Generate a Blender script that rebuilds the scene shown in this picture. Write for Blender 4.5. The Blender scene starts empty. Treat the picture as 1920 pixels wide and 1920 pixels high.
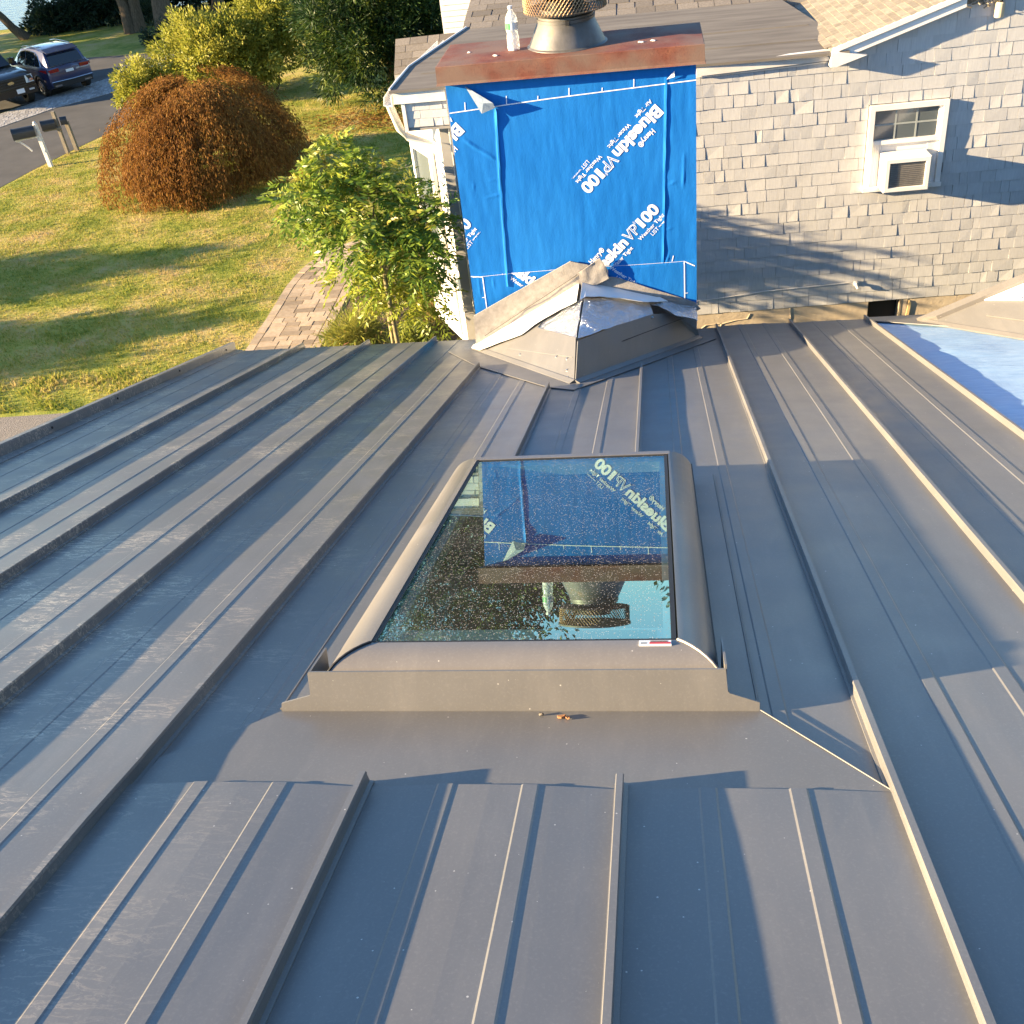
import bpy, bmesh, math, random
import numpy as np
from mathutils import Vector, Matrix, noise as mnoise

# ------------------------------------------------------------------ scene, camera, light
sc = bpy.context.scene
COL = sc.collection
rng = np.random.default_rng(7)
random.seed(7)

CAM = Vector((0.0, 0.0, 7.5))
cam_d = bpy.data.cameras.new('camera')
cam_d.sensor_width = 36.0
cam_d.lens = 37.1
cam_d.clip_start = 0.05
cam_d.clip_end = 3000.0
cam = bpy.data.objects.new('camera', cam_d)
COL.objects.link(cam)
right = Vector((0.98975, 0.09905, -0.10292)); down = Vector((-0.0265, -0.58067, -0.81371)); fwd = Vector((-0.14036, 0.80809, -0.57209))
rot = Matrix((right, -down, -fwd)).transposed()
cam.matrix_world = Matrix.Translation(CAM) @ rot.to_4x4()
sc.camera = cam

SUN_TRAVEL = Vector((1.0, 0.25, -0.25)).normalized()
SUN_EL = math.asin(-SUN_TRAVEL.z)
SUN_AZ = math.atan2(-SUN_TRAVEL.x, -SUN_TRAVEL.y)
world = bpy.data.worlds.new('World')
sc.world = world
world.use_nodes = True
wn = world.node_tree
wn.nodes.clear()
w_out = wn.nodes.new('ShaderNodeOutputWorld')
w_bg = wn.nodes.new('ShaderNodeBackground')
w_sky = wn.nodes.new('ShaderNodeTexSky')
w_sky.sky_type = 'NISHITA'
w_sky.sun_disc = False
w_sky.sun_elevation = SUN_EL
w_sky.sun_rotation = SUN_AZ
w_sky.air_density = 1.0
w_sky.dust_density = 0.15
w_sky.ozone_density = 3.5
w_bg.inputs['Strength'].default_value = 0.085
wn.links.new(w_sky.outputs['Color'], w_bg.inputs['Color'])
wn.links.new(w_bg.outputs['Background'], w_out.inputs['Surface'])

sun_d = bpy.data.lights.new('sun', 'SUN')
sun_d.energy = 5.0
sun_d.angle = math.radians(0.55)
sun_d.color = (1.0, 0.74, 0.42)
sun = bpy.data.objects.new('sun', sun_d)
COL.objects.link(sun)
sun.location = (-20, -5, 15)
sun.rotation_euler = SUN_TRAVEL.to_track_quat('-Z', 'Y').to_euler()

sc.view_settings.view_transform = 'Standard'
sc.view_settings.look = 'None'
sc.view_settings.gamma = 1.0
sc.view_settings.use_curve_mapping = False
sc.view_settings.exposure = 2.42
sc.render.engine = 'CYCLES'
sc.cycles.max_bounces = 8
sc.cycles.transparent_max_bounces = 12
sc.cycles.caustics_reflective = False
sc.cycles.caustics_refractive = False

# ------------------------------------------------------------------ helpers
def V(*a):
    return Vector(a)

class MB:
    """collects geometry for one mesh; every vertex carries a tone value"""
    def __init__(s):
        s.v = []; s.f = []; s.t = []; s.m = []
    def add(s, vs, fs, tone=0.5, mi=0):
        o = len(s.v)
        s.v += [tuple(p) for p in vs]
        s.f += [tuple(i + o for i in f) for f in fs]
        s.t += [tone] * len(vs)
        s.m += [mi] * len(fs)
    def hexa(s, p, tone=0.5, mi=0):
        s.add(p, [(3, 2, 1, 0), (4, 5, 6, 7), (0, 1, 5, 4), (1, 2, 6, 5), (2, 3, 7, 6), (3, 0, 4, 7)], tone, mi)
    def box(s, a, b, tone=0.5, mi=0):
        (x0, y0, z0), (x1, y1, z1) = a, b
        s.hexa([(x0, y0, z0), (x1, y0, z0), (x1, y1, z0), (x0, y1, z0), (x0, y0, z1), (x1, y0, z1), (x1, y1, z1), (x0, y1, z1)], tone, mi)
    def fbox(s, F, a, b, tone=0.5, mi=0):
        """box in a local frame function F(u,v,w) -> point"""
        (x0, y0, z0), (x1, y1, z1) = a, b
        s.hexa([F(x0, y0, z0), F(x1, y0, z0), F(x1, y1, z0), F(x0, y1, z0), F(x0, y0, z1), F(x1, y0, z1), F(x1, y1, z1), F(x0, y1, z1)], tone, mi)
    def prism(s, poly, off, tone=0.5, mi=0):
        """extrude a planar polygon by vector off"""
        n = len(poly); off = Vector(off)
        vs = [Vector(p) for p in poly] + [Vector(p) + off for p in poly]
        fs = [tuple(range(n - 1, -1, -1)), tuple(range(n, 2 * n))]
        fs += [(i, (i + 1) % n, n + (i + 1) % n, n + i) for i in range(n)]
        s.add(vs, fs, tone, mi)
    def sweep(s, prof, path, closed=True, tone=0.5, caps=True, mi=0):
        """prof: list of points functions; path: list of lists of points with equal count"""
        n = len(prof)
        vs = []; fs = []
        for ring in path:
            vs += ring
        for j in range(len(path) - 1):
            for i in range(n if closed else n - 1):
                a = j * n + i; b = j * n + (i + 1) % n
                fs.append((a, b, b + n, a + n))
        if caps and closed:
            fs.append(tuple(range(n - 1, -1, -1)))
            fs.append(tuple(range((len(path) - 1) * n, len(path) * n)))
        s.add(vs, fs, tone, mi)
    def tube(s, pts, rad, n=8, tone=0.5, mi=0, caps=True):
        pts = [Vector(p) for p in pts]
        if not isinstance(rad, (list, tuple)): rad = [rad] * len(pts)
        rings = []
        up = Vector((0, 0, 1))
        for i, p in enumerate(pts):
            d = (pts[min(i + 1, len(pts) - 1)] - pts[max(i - 1, 0)]).normalized()
            a = d.cross(up)
            if a.length < 1e-3: a = d.cross(Vector((1, 0, 0)))
            a.normalize(); b = d.cross(a)
            rings.append([p + (a * math.cos(t) + b * math.sin(t)) * rad[i] for t in [2 * math.pi * k / n for k in range(n)]])
        s.sweep([0] * n, rings, True, tone, caps, mi)
    def lathe(s, c, prof, n=24, tone=0.5, mi=0, axis=None, caps=False):
        """prof: list of (r, h) from bottom to top about a vertical (or given) axis"""
        c = Vector(c)
        if axis is None: ax = Vector((0, 0, 1)); e1 = Vector((1, 0, 0)); e2 = Vector((0, 1, 0))
        else:
            ax = Vector(axis).normalized(); e1 = ax.cross(Vector((0, 0, 1)))
            if e1.length < 1e-3: e1 = Vector((1, 0, 0))
            e1.normalize(); e2 = ax.cross(e1)
        rings = [[c + ax * h + (e1 * math.cos(2 * math.pi * k / n) + e2 * math.sin(2 * math.pi * k / n)) * r for k in range(n)] for r, h in prof]
        s.sweep([0] * n, rings, True, tone, caps, mi)
    def build(s, name, mat=None, parent=None, smooth=None, recalc=True):
        me = bpy.data.meshes.new(name)
        me.from_pydata(s.v, [], s.f)
        mats = mat if isinstance(mat, (list, tuple)) else [mat]
        for m in mats: me.materials.append(m)
        if len(mats) > 1: me.polygons.foreach_set('material_index', s.m)
        at = me.attributes.new('tone', 'FLOAT', 'POINT')
        at.data.foreach_set('value', s.t)
        if recalc:
            bm = bmesh.new(); bm.from_mesh(me)
            bmesh.ops.recalc_face_normals(bm, faces=bm.faces)
            bm.to_mesh(me); bm.free()
        if smooth is not None:
            me.shade_smooth()
            me.set_sharp_from_angle(angle=math.radians(smooth))
        me.update()
        return link(name, me, parent)

def link(name, me, parent=None):
    o = bpy.data.objects.new(name, me)
    COL.objects.link(o)
    if parent is not None: attach(o, parent)
    return o

def attach(o, parent):
    """every mesh is modelled in world coordinates, so undo the base position of the parent Empty"""
    o.parent = parent
    if parent.type == 'EMPTY':
        o.matrix_parent_inverse = Matrix.Translation(-Vector(parent.location))

def thing(name, label, cat, loc=(0, 0, 0), group=None):
    o = bpy.data.objects.new(name, None)
    COL.objects.link(o)
    o.location = loc
    o.empty_display_size = 0.2
    return tag(o, label, cat, group)

def tag(o, label, cat, group=None):
    o['label'] = label; o['category'] = cat
    if group: o['group'] = group
    return o

def struct(o, kind='structure'):
    o['kind'] = kind
    return o

def np_mesh(name, verts, faces_n, tone, mat, parent=None):
    """fast mesh: verts (N,3), all faces have faces_n consecutive vertices"""
    N = len(verts)
    me = bpy.data.meshes.new(name)
    nf = N // faces_n
    me.vertices.add(N); me.vertices.foreach_set('co', np.asarray(verts, np.float32).ravel())
    me.loops.add(N); me.loops.foreach_set('vertex_index', np.arange(N, dtype=np.int32))
    me.polygons.add(nf); me.polygons.foreach_set('loop_start', np.arange(0, N, faces_n, dtype=np.int32))
    me.polygons.foreach_set('loop_total', np.full(nf, faces_n, np.int32))
    me.materials.append(mat)
    at = me.attributes.new('tone', 'FLOAT', 'POINT')
    at.data.foreach_set('value', np.repeat(np.asarray(tone, np.float32), faces_n))
    me.update(calc_edges=True)
    return link(name, me, parent)

def unit(a):
    return a / np.maximum(np.linalg.norm(a, axis=-1, keepdims=True), 1e-9)

def leaves(name, P, D, L, W, tone, mat, parent=None, fold=0.25):
    """diamond leaves: base P, direction D, length L, width W"""
    n = len(P)
    D = unit(D)
    r = unit(rng.normal(size=(n, 3)))
    S = unit(np.cross(D, r))
    Nn = np.cross(S, D)
    L = np.broadcast_to(L, n)[:, None]; W = np.broadcast_to(W, n)[:, None]
    mid = P + D * L * 0.45
    v = np.stack([P, mid + S * W * 0.5 + Nn * W * fold, P + D * L, mid - S * W * 0.5 + Nn * W * fold], 1).reshape(-1, 3)
    return np_mesh(name, v, 4, tone, mat, parent)

# ------------------------------------------------------------------ materials
def new_mat(name):
    m = bpy.data.materials.new(name); m.use_nodes = True
    nt = m.node_tree; nt.nodes.clear()
    out = nt.nodes.new('ShaderNodeOutputMaterial')
    b = nt.nodes.new('ShaderNodeBsdfPrincipled')
    nt.links.new(b.outputs[0], out.inputs['Surface'])
    return m, nt, b, out

def nd(nt, typ, **kw):
    n = nt.nodes.new(typ)
    for k, v in kw.items(): setattr(n, k, v)
    return n

def noise_fac(nt, scale, detail=4, rough=0.55, coord='Object', stretch=None, dist=0.0):
    tc = nd(nt, 'ShaderNodeTexCoord')
    src = tc.outputs[coord]
    if stretch:
        mp = nd(nt, 'ShaderNodeMapping'); mp.inputs['Scale'].default_value = stretch
        nt.links.new(src, mp.inputs['Vector']); src = mp.outputs[0]
    n = nd(nt, 'ShaderNodeTexNoise')
    n.inputs['Scale'].default_value = scale; n.inputs['Detail'].default_value = detail
    n.inputs['Roughness'].default_value = rough; n.inputs['Distortion'].default_value = dist
    nt.links.new(src, n.inputs['Vector'])
    return n.outputs['Fac']

def ramp(nt, fac, stops):
    r = nd(nt, 'ShaderNodeValToRGB')
    cr = r.color_ramp
    while len(cr.elements) < len(stops): cr.elements.new(0.5)
    for e, (p, c) in zip(cr.elements, stops):
        e.position = p; e.color = (c[0], c[1], c[2], 1) if not isinstance(c, (int, float)) else (c, c, c, 1)
    nt.links.new(fac, r.inputs['Fac'])
    return r.outputs['Color']

def mixc(nt, a, b, fac):
    m = nd(nt, 'ShaderNodeMix', data_type='RGBA')
    for s, k in ((a, 'A'), (b, 'B')):
        i = [x for x in m.inputs if x.name == k and x.type == 'RGBA'][0]
        if isinstance(s, tuple): i.default_value = (*s, 1)
        else: nt.links.new(s, i)
    f = [x for x in m.inputs if x.name == 'Factor' and x.type == 'VALUE'][0]
    if isinstance(fac, (int, float)): f.default_value = fac
    else: nt.links.new(fac, f)
    return [x for x in m.outputs if x.type == 'RGBA'][0]

def math_n(nt, op, a, b=None):
    m = nd(nt, 'ShaderNodeMath', operation=op)
    for i, s in enumerate((a, b)):
        if s is None: continue
        if isinstance(s, (int, float)): m.inputs[i].default_value = s
        else: nt.links.new(s, m.inputs[i])
    return m.outputs[0]

def bump(nt, b, height, strength=0.3, distance=0.01):
    n = nd(nt, 'ShaderNodeBump')
    n.inputs['Strength'].default_value = strength; n.inputs['Distance'].default_value = distance
    nt.links.new(height, n.inputs['Height']); nt.links.new(n.outputs[0], b.inputs['Normal'])

def basic(name, ca, cb=None, scale=8, rough=0.6, metal=0.0, bstr=0.0, bscale=None, spec=0.5, tone=0.0, detail=4, stretch=None, bdist=0.005):
    m, nt, b, out = new_mat(name)
    cb = cb or ca
    fac = noise_fac(nt, scale, detail, stretch=stretch)
    c = ramp(nt, fac, [(0.3, ca), (0.7, cb)])
    if tone > 0:
        a = nd(nt, 'ShaderNodeAttribute', attribute_name='tone')
        h = nd(nt, 'ShaderNodeHueSaturation')
        v = math_n(nt, 'ADD', math_n(nt, 'MULTIPLY', a.outputs['Fac'], 2 * tone), 1 - tone)
        nt.links.new(v, h.inputs['Value']); nt.links.new(c, h.inputs['Color']); c = h.outputs[0]
    nt.links.new(c, b.inputs['Base Color'])
    b.inputs['Roughness'].default_value = rough; b.inputs['Metallic'].default_value = metal
    b.inputs['Specular IOR Level'].default_value = spec
    if bstr > 0: bump(nt, b, noise_fac(nt, bscale or scale * 3, 6, stretch=stretch), bstr, bdist)
    return m

def leaf_mat(name, stops, rough=0.5, trans=0.3, spec=0.3):
    m, nt, b, out = new_mat(name)
    a = nd(nt, 'ShaderNodeAttribute', attribute_name='tone')
    c = ramp(nt, a.outputs['Fac'], stops)
    nt.links.new(c, b.inputs['Base Color'])
    b.inputs['Roughness'].default_value = rough; b.inputs['Specular IOR Level'].default_value = spec
    t = nd(nt, 'ShaderNodeBsdfTranslucent'); nt.links.new(c, t.inputs['Color'])
    mx = nd(nt, 'ShaderNodeMixShader'); mx.inputs[0].default_value = trans
    nt.links.new(b.outputs[0], mx.inputs[1]); nt.links.new(t.outputs[0], mx.inputs[2])
    nt.links.new(mx.outputs[0], out.inputs['Surface'])
    return m

def roof_metal(name, base, rough=0.42, scuffs=True):
    m, nt, b, out = new_mat(name)
    tc = nd(nt, 'ShaderNodeTexCoord')
    fac = noise_fac(nt, 3.0, 5)
    c = ramp(nt, fac, [(0.3, tuple(x * 0.92 for x in base)), (0.7, tuple(x * 1.08 for x in base))])
    # specks of dust
    vo = nd(nt, 'ShaderNodeTexVoronoi', feature='F1'); vo.inputs['Scale'].default_value = 42.0
    nt.links.new(tc.outputs['Object'], vo.inputs['Vector'])
    sep = nd(nt, 'ShaderNodeSeparateColor'); nt.links.new(vo.outputs['Color'], sep.inputs[0])
    small = math_n(nt, 'LESS_THAN', vo.outputs['Distance'], math_n(nt, 'MULTIPLY', sep.outputs[0], 0.085))
    rare = math_n(nt, 'GREATER_THAN', sep.outputs[1], 0.6)
    c = mixc(nt, c, (0.5, 0.48, 0.44), math_n(nt, 'MULTIPLY', small, rare))
    # fine mottled dust film
    film = ramp(nt, noise_fac(nt, 160.0, 3, 0.7), [(0.52, 0.0), (0.78, 0.22)])
    streak = ramp(nt, noise_fac(nt, 2.2, 6, 0.7, stretch=(5.0, 0.8, 1), dist=0.4), [(0.5, 0.0), (0.8, 0.22)])
    c = mixc(nt, c, (0.30, 0.28, 0.25), streak)
    c = mixc(nt, c, (0.34, 0.32, 0.29), film)
    if scuffs:
        # dry shoe scuffs towards the left rake
        sx = nd(nt, 'ShaderNodeSeparateXYZ'); nt.links.new(tc.outputs['Object'], sx.inputs[0])
        left = nd(nt, 'ShaderNodeMapRange'); left.inputs['From Min'].default_value = -0.7; left.inputs['From Max'].default_value = -1.8
        nt.links.new(sx.outputs['X'], left.inputs['Value'])
        str_ = noise_fac(nt, 26.0, 5, 0.7, stretch=(0.5, 1.9, 1.2), dist=1.6)
        thin = ramp(nt, str_, [(0.53, 0.0), (0.565, 1.0), (0.58, 1.0), (0.62, 0.0)])
        patch = ramp(nt, noise_fac(nt, 3.6, 3, 0.6), [(0.46, 0.0), (0.60, 1.0)])
        f = math_n(nt, 'MULTIPLY', math_n(nt, 'MULTIPLY', thin, patch), left.outputs[0])
        c = mixc(nt, c, (0.55, 0.47, 0.36), math_n(nt, 'MULTIPLY', f, 0.9))
    nt.links.new(c, b.inputs['Base Color'])
    b.inputs['Metallic'].default_value = 0.0
    rr = ramp(nt, noise_fac(nt, 6.0, 4), [(0.3, rough - 0.05), (0.7, rough + 0.06)])
    nt.links.new(rr, b.inputs['Roughness'])
    b.inputs['Specular IOR Level'].default_value = 0.5
    bump(nt, b, noise_fac(nt, 260.0, 2), 0.05, 0.001)
    return m

M = {}
M['roof'] = roof_metal('roof_paint', (0.148, 0.146, 0.144), 0.36)
M['trim_metal'] = roof_metal('trim_paint', (0.152, 0.149, 0.144), 0.44, False)
M['clad'] = roof_metal('skylight_cladding', (0.17, 0.16, 0.15), 0.36, False)
M['black'] = basic('black_rubber', (0.012, 0.012, 0.013), rough=0.6)
M['screw'] = basic('screw_steel', (0.5, 0.5, 0.5), rough=0.35, metal=0.9)
M['white'] = basic('white_paint', (0.74, 0.72, 0.68), (0.80, 0.78, 0.75), 5, 0.5, bstr=0.05)
M['white_dirty'] = basic('weathered_white_paint', (0.60, 0.57, 0.53), (0.74, 0.72, 0.68), 7, 0.55, bstr=0.08)
M['shingle'] = basic('painted_cedar', (0.445, 0.447, 0.45), (0.515, 0.514, 0.51), 18, 0.85, bstr=0.25, bscale=60, spec=0.2, tone=0.06, stretch=(6, 6, 0.7), bdist=0.003)
M['sheath'] = basic('wall_backing', (0.25, 0.24, 0.23), rough=0.9)
M['asphalt_tab'] = basic('asphalt_shingle', (0.15, 0.132, 0.112), (0.22, 0.195, 0.165), 60, 0.95, bstr=0.4, bscale=300, spec=0.15, tone=0.22, bdist=0.002)
M['rolled'] = basic('rolled_roofing', (0.115, 0.105, 0.095), (0.19, 0.175, 0.155), 5, 0.9, bstr=0.3, bscale=200, spec=0.2, stretch=(0.35, 3.0, 1), bdist=0.002)
M['concrete'] = basic('foundation_concrete', (0.42, 0.35, 0.26), (0.52, 0.44, 0.33), 9, 0.9, bstr=0.5, bscale=30, spec=0.2)
M['dark'] = basic('dark_void', (0.02, 0.02, 0.02), rough=0.9)
M['felt'] = basic('grey_felt', (0.24, 0.225, 0.21), (0.33, 0.31, 0.29), 30, 0.9, bstr=0.35, bscale=90, spec=0.2)
M['white_film'] = basic('white_release_film', (0.80, 0.80, 0.80), (0.86, 0.86, 0.86), 12, 0.35, bstr=0.1)
M['print'] = basic('white_ink', (0.80, 0.82, 0.84), rough=0.6, spec=0.2)
M['wood_grey'] = basic('weathered_wood', (0.16, 0.14, 0.11), (0.27, 0.24, 0.19), 12, 0.85, bstr=0.3, stretch=(5, 5, 0.6), spec=0.2)
M['bark'] = basic('bark', (0.07, 0.048, 0.03), (0.15, 0.11, 0.07), 9, 0.9, bstr=0.8, bscale=22, stretch=(3, 3, 0.6), bdist=0.03, spec=0.2)
M['stem'] = basic('green_brown_stem', (0.16, 0.13, 0.07), (0.26, 0.22, 0.12), 20, 0.8, bstr=0.3, spec=0.2)
M['asphalt'] = basic('road_asphalt', (0.055, 0.055, 0.055), (0.085, 0.083, 0.08), 1.2, 0.9, bstr=0.3, bscale=60, spec=0.3, detail=8)
M['cobble'] = basic('granite_block', (0.22, 0.215, 0.21), (0.36, 0.35, 0.34), 20, 0.85, bstr=0.4, tone=0.25)
M['gravel'] = basic('gravel', (0.10, 0.088, 0.075), (0.26, 0.235, 0.21), 55, 0.9, bstr=1.0, bscale=55, detail=6, bdist=0.02)
M['paver'] = basic('concrete_paver', (0.29, 0.22, 0.145), (0.37, 0.29, 0.20), 14, 0.9, bstr=0.3, bscale=120, tone=0.36, spec=0.2)
M['joint'] = basic('paver_joint_soil', (0.20, 0.15, 0.09), (0.28, 0.21, 0.12), 22, 0.95, bstr=0.4)
M['mulch'] = basic('mulch', (0.07, 0.045, 0.028), (0.16, 0.105, 0.06), 20, 0.95, bstr=0.9, bdist=0.03)
M['unlit_lining'] = basic('lightwell_lining', (0.035, 0.033, 0.03), rough=0.8)  # well lining near black: the dark of the unlit shaft is in the colour
M['mail_black'] = basic('mailbox_enamel', (0.018, 0.02, 0.022), (0.03, 0.032, 0.034), 6, 0.4)
M['tyre'] = basic('tyre_rubber', (0.016, 0.016, 0.016), rough=0.8)
M['rim'] = basic('alloy', (0.42, 0.42, 0.43), rough=0.3, metal=0.9)
M['chrome'] = basic('chrome', (0.7, 0.7, 0.7), rough=0.15, metal=1.0)
M['plastic_black'] = basic('black_plastic', (0.02, 0.02, 0.02), rough=0.5)
M['plate'] = basic('number_plate', (0.72, 0.74, 0.75), rough=0.4)
M['red_lamp'] = basic('red_lens', (0.25, 0.012, 0.012), rough=0.12)
M['amber'] = basic('amber_lens', (0.5, 0.16, 0.05), rough=0.15)
M['lamp_clear'] = basic('clear_lens', (0.5, 0.5, 0.5), rough=0.1)
M['green_label'] = basic('green_label', (0.06, 0.30, 0.10), rough=0.4)
M['label_white'] = basic('label_white', (0.75, 0.78, 0.78), rough=0.4)
M['label_red'] = basic('label_red', (0.5, 0.03, 0.03), rough=0.4)
M['flood_beige'] = basic('lamp_housing_beige', (0.62, 0.50, 0.33), rough=0.5)
M['brown_leaf'] = basic('dry_leaf', (0.30, 0.14, 0.06), rough=0.8)
M['shade_fabric'] = basic('shade_cassette', (0.80, 0.82, 0.80), rough=0.5)

def car_paint(name, c):
    m, nt, b, out = new_mat(name)
    b.inputs['Base Color'].default_value = (*c, 1); b.inputs['Roughness'].default_value = 0.35
    b.inputs['Metallic'].default_value = 0.3
    b.inputs['Coat Weight'].default_value = 1.0; b.inputs['Coat Roughness'].default_value = 0.04
    return m
M['blue_car'] = car_paint('dark_blue_paint', (0.035, 0.045, 0.11))
M['black_car'] = car_paint('black_paint', (0.010, 0.010, 0.011))

def mk_window(name, c, rough=0.03):
    m, nt, b, out = new_mat(name)
    b.inputs['Base Color'].default_value = (*c, 1); b.inputs['Roughness'].default_value = rough
    b.inputs['Specular IOR Level'].default_value = 0.7
    return m
M['car_glass'] = mk_window('tinted_car_glass', (0.012, 0.014, 0.016))
M['house_glass'] = mk_window('window_glass', (0.10, 0.12, 0.13), 0.06)

def mk_membrane():
    m, nt, b, out = new_mat('blue_membrane')
    f1 = noise_fac(nt, 9, 6, 0.6, stretch=(3.0, 1, 0.6))
    f2 = noise_fac(nt, 1.6, 3)
    c = ramp(nt, f1, [(0.25, (0.006, 0.130, 0.45)), (0.75, (0.010, 0.165, 0.56))])
    c = mixc(nt, c, (0.018, 0.185, 0.56), ramp(nt, f2, [(0.45, 0.0), (0.75, 0.5)]))
    nt.links.new(c, b.inputs['Base Color'])
    b.inputs['Roughness'].default_value = 0.7; b.inputs['Specular IOR Level'].default_value = 0.12
    bump(nt, b, noise_fac(nt, 34, 6, 0.65, stretch=(2.6, 1, 0.9), dist=0.5), 0.2, 0.006)
    return m
M['membrane'] = mk_membrane()

def mk_underlay():
    m, nt, b, out = new_mat('pale_blue_underlayment')
    f1 = noise_fac(nt, 14, 5, 0.6, stretch=(0.7, 2.2, 1))
    c = ramp(nt, f1, [(0.3, (0.27, 0.46, 0.68)), (0.7, (0.42, 0.60, 0.79))])
    nt.links.new(c, b.inputs['Base Color'])
    b.inputs['Roughness'].default_value = 0.45; b.inputs['Specular IOR Level'].default_value = 0.4
    bump(nt, b, noise_fac(nt, 10, 5, 0.6, stretch=(0.7, 2.4, 1)), 0.35, 0.012)
    return m
M['underlay'] = mk_underlay()

def mk_foil():
    m, nt, b, out = new_mat('crinkled_foil')
    b.inputs['Base Color'].default_value = (0.78, 0.82, 0.88, 1); b.inputs['Metallic'].default_value = 1.0
    b.inputs['Roughness'].default_value = 0.22
    bump(nt, b, noise_fac(nt, 38, 6, 0.65, stretch=(2.0, 0.8, 1.4), dist=0.6), 1.0, 0.035)
    return m
M['foil'] = mk_foil()

def mk_rust():
    m, nt, b, out = new_mat('rusted_cap')
    f = noise_fac(nt, 5, 8, 0.65, stretch=(1, 1, 1.6))
    c = ramp(nt, f, [(0.28, (0.11, 0.034, 0.024)), (0.5, (0.165, 0.054, 0.036)), (0.72, (0.23, 0.095, 0.056))])
    s = noise_fac(nt, 70, 4, 0.7)
    c = mixc(nt, c, (0.09, 0.03, 0.02), ramp(nt, s, [(0.52, 0.0), (0.68, 0.8)]))
    grey = ramp(nt, noise_fac(nt, 2.4, 4), [(0.46, 0.0), (0.62, 0.75)])
    c = mixc(nt, c, (0.17, 0.125, 0.10), grey)
    nt.links.new(c, b.inputs['Base Color'])
    b.inputs['Roughness'].default_value = 0.72; b.inputs['Specular IOR Level'].default_value = 0.3
    bump(nt, b, s, 0.35, 0.003)
    return m
M['rust'] = mk_rust()

def mk_flue():
    m, nt, b, out = new_mat('sooty_flue_steel')
    f = noise_fac(nt, 7, 6, 0.6)
    c = ramp(nt, f, [(0.3, (0.10, 0.095, 0.09)), (0.6, (0.17, 0.16, 0.15)), (0.8, (0.30, 0.17, 0.09))])
    nt.links.new(c, b.inputs['Base Color']); b.inputs['Roughness'].default_value = 0.5
    b.inputs['Metallic'].default_value = 0.3
    bump(nt, b, noise_fac(nt, 60, 4), 0.2, 0.003)
    return m
M['flue'] = mk_flue()
M['cage'] = basic('rusty_mesh', (0.30, 0.17, 0.08), (0.42, 0.29, 0.17), 12, 0.6, metal=0.4)

def mk_glass():
    m, nt, b, out = new_mat('skylight_glass')
    tc = nd(nt, 'ShaderNodeTexCoord')
    fr = nd(nt, 'ShaderNodeFresnel'); fr.inputs['IOR'].default_value = 2.1
    gl = nd(nt, 'ShaderNodeBsdfGlossy'); gl.inputs['Roughness'].default_value = 0.004
    gl.inputs['Color'].default_value = (0.60, 0.90, 0.85, 1)
    tr = nd(nt, 'ShaderNodeBsdfTransparent'); tr.inputs['Color'].default_value = (0.66, 0.95, 0.91, 1)
    mx = nd(nt, 'ShaderNodeMixShader')
    fac = math_n(nt, 'MINIMUM', math_n(nt, 'ADD', math_n(nt, 'MULTIPLY', fr.outputs[0], 1.3), 0.10), 0.9)
    nt.links.new(fac, mx.inputs[0]); nt.links.new(tr.outputs[0], mx.inputs[1]); nt.links.new(gl.outputs[0], mx.inputs[2])
    # dried droplet specks
    vo = nd(nt, 'ShaderNodeTexVoronoi', feature='F1'); vo.inputs['Scale'].default_value = 210.0
    nt.links.new(tc.outputs['Object'], vo.inputs['Vector'])
    sep = nd(nt, 'ShaderNodeSeparateColor'); nt.links.new(vo.outputs['Color'], sep.inputs[0])
    sp = math_n(nt, 'LESS_THAN', vo.outputs['Distance'], math_n(nt, 'MULTIPLY', math_n(nt, 'POWER', sep.outputs[0], 1.2), 0.42))
    dens = ramp(nt, noise_fac(nt, 5, 4), [(0.35, 0.45), (0.65, 1.0)])
    sp = math_n(nt, 'MULTIPLY', math_n(nt, 'MULTIPLY', sp, math_n(nt, 'LESS_THAN', sep.outputs[1], dens)), 0.6)
    sp = math_n(nt, 'MAXIMUM', sp, ramp(nt, noise_fac(nt, 3.5, 5), [(0.3, 0.015), (0.75, 0.07)]))
    df = nd(nt, 'ShaderNodeBsdfDiffuse'); df.inputs['Color'].default_value = (0.58, 0.52, 0.43, 1)
    m2 = nd(nt, 'ShaderNodeMixShader')
    nt.links.new(sp, m2.inputs[0]); nt.links.new(mx.outputs[0], m2.inputs[1]); nt.links.new(df.outputs[0], m2.inputs[2])
    nt.links.new(m2.outputs[0], out.inputs['Surface'])
    return m
M['glass'] = mk_glass()

def mk_pet():
    m, nt, b, out = new_mat('clear_plastic')
    b.inputs['Base Color'].default_value = (0.93, 0.95, 0.96, 1); b.inputs['Roughness'].default_value = 0.12
    tr = nd(nt, 'ShaderNodeBsdfTransparent'); mx = nd(nt, 'ShaderNodeMixShader')
    tr.inputs['Color'].default_value = (0.95, 0.97, 0.97, 1)
    drop = ramp(nt, noise_fac(nt, 60, 3), [(0.45, 0.30), (0.65, 0.75)])
    nt.links.new(drop, mx.inputs[0]); nt.links.new(tr.outputs[0], mx.inputs[1]); nt.links.new(b.outputs[0], mx.inputs[2])
    nt.links.new(mx.outputs[0], out.inputs['Surface'])
    return m
M['pet'] = mk_pet()

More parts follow.
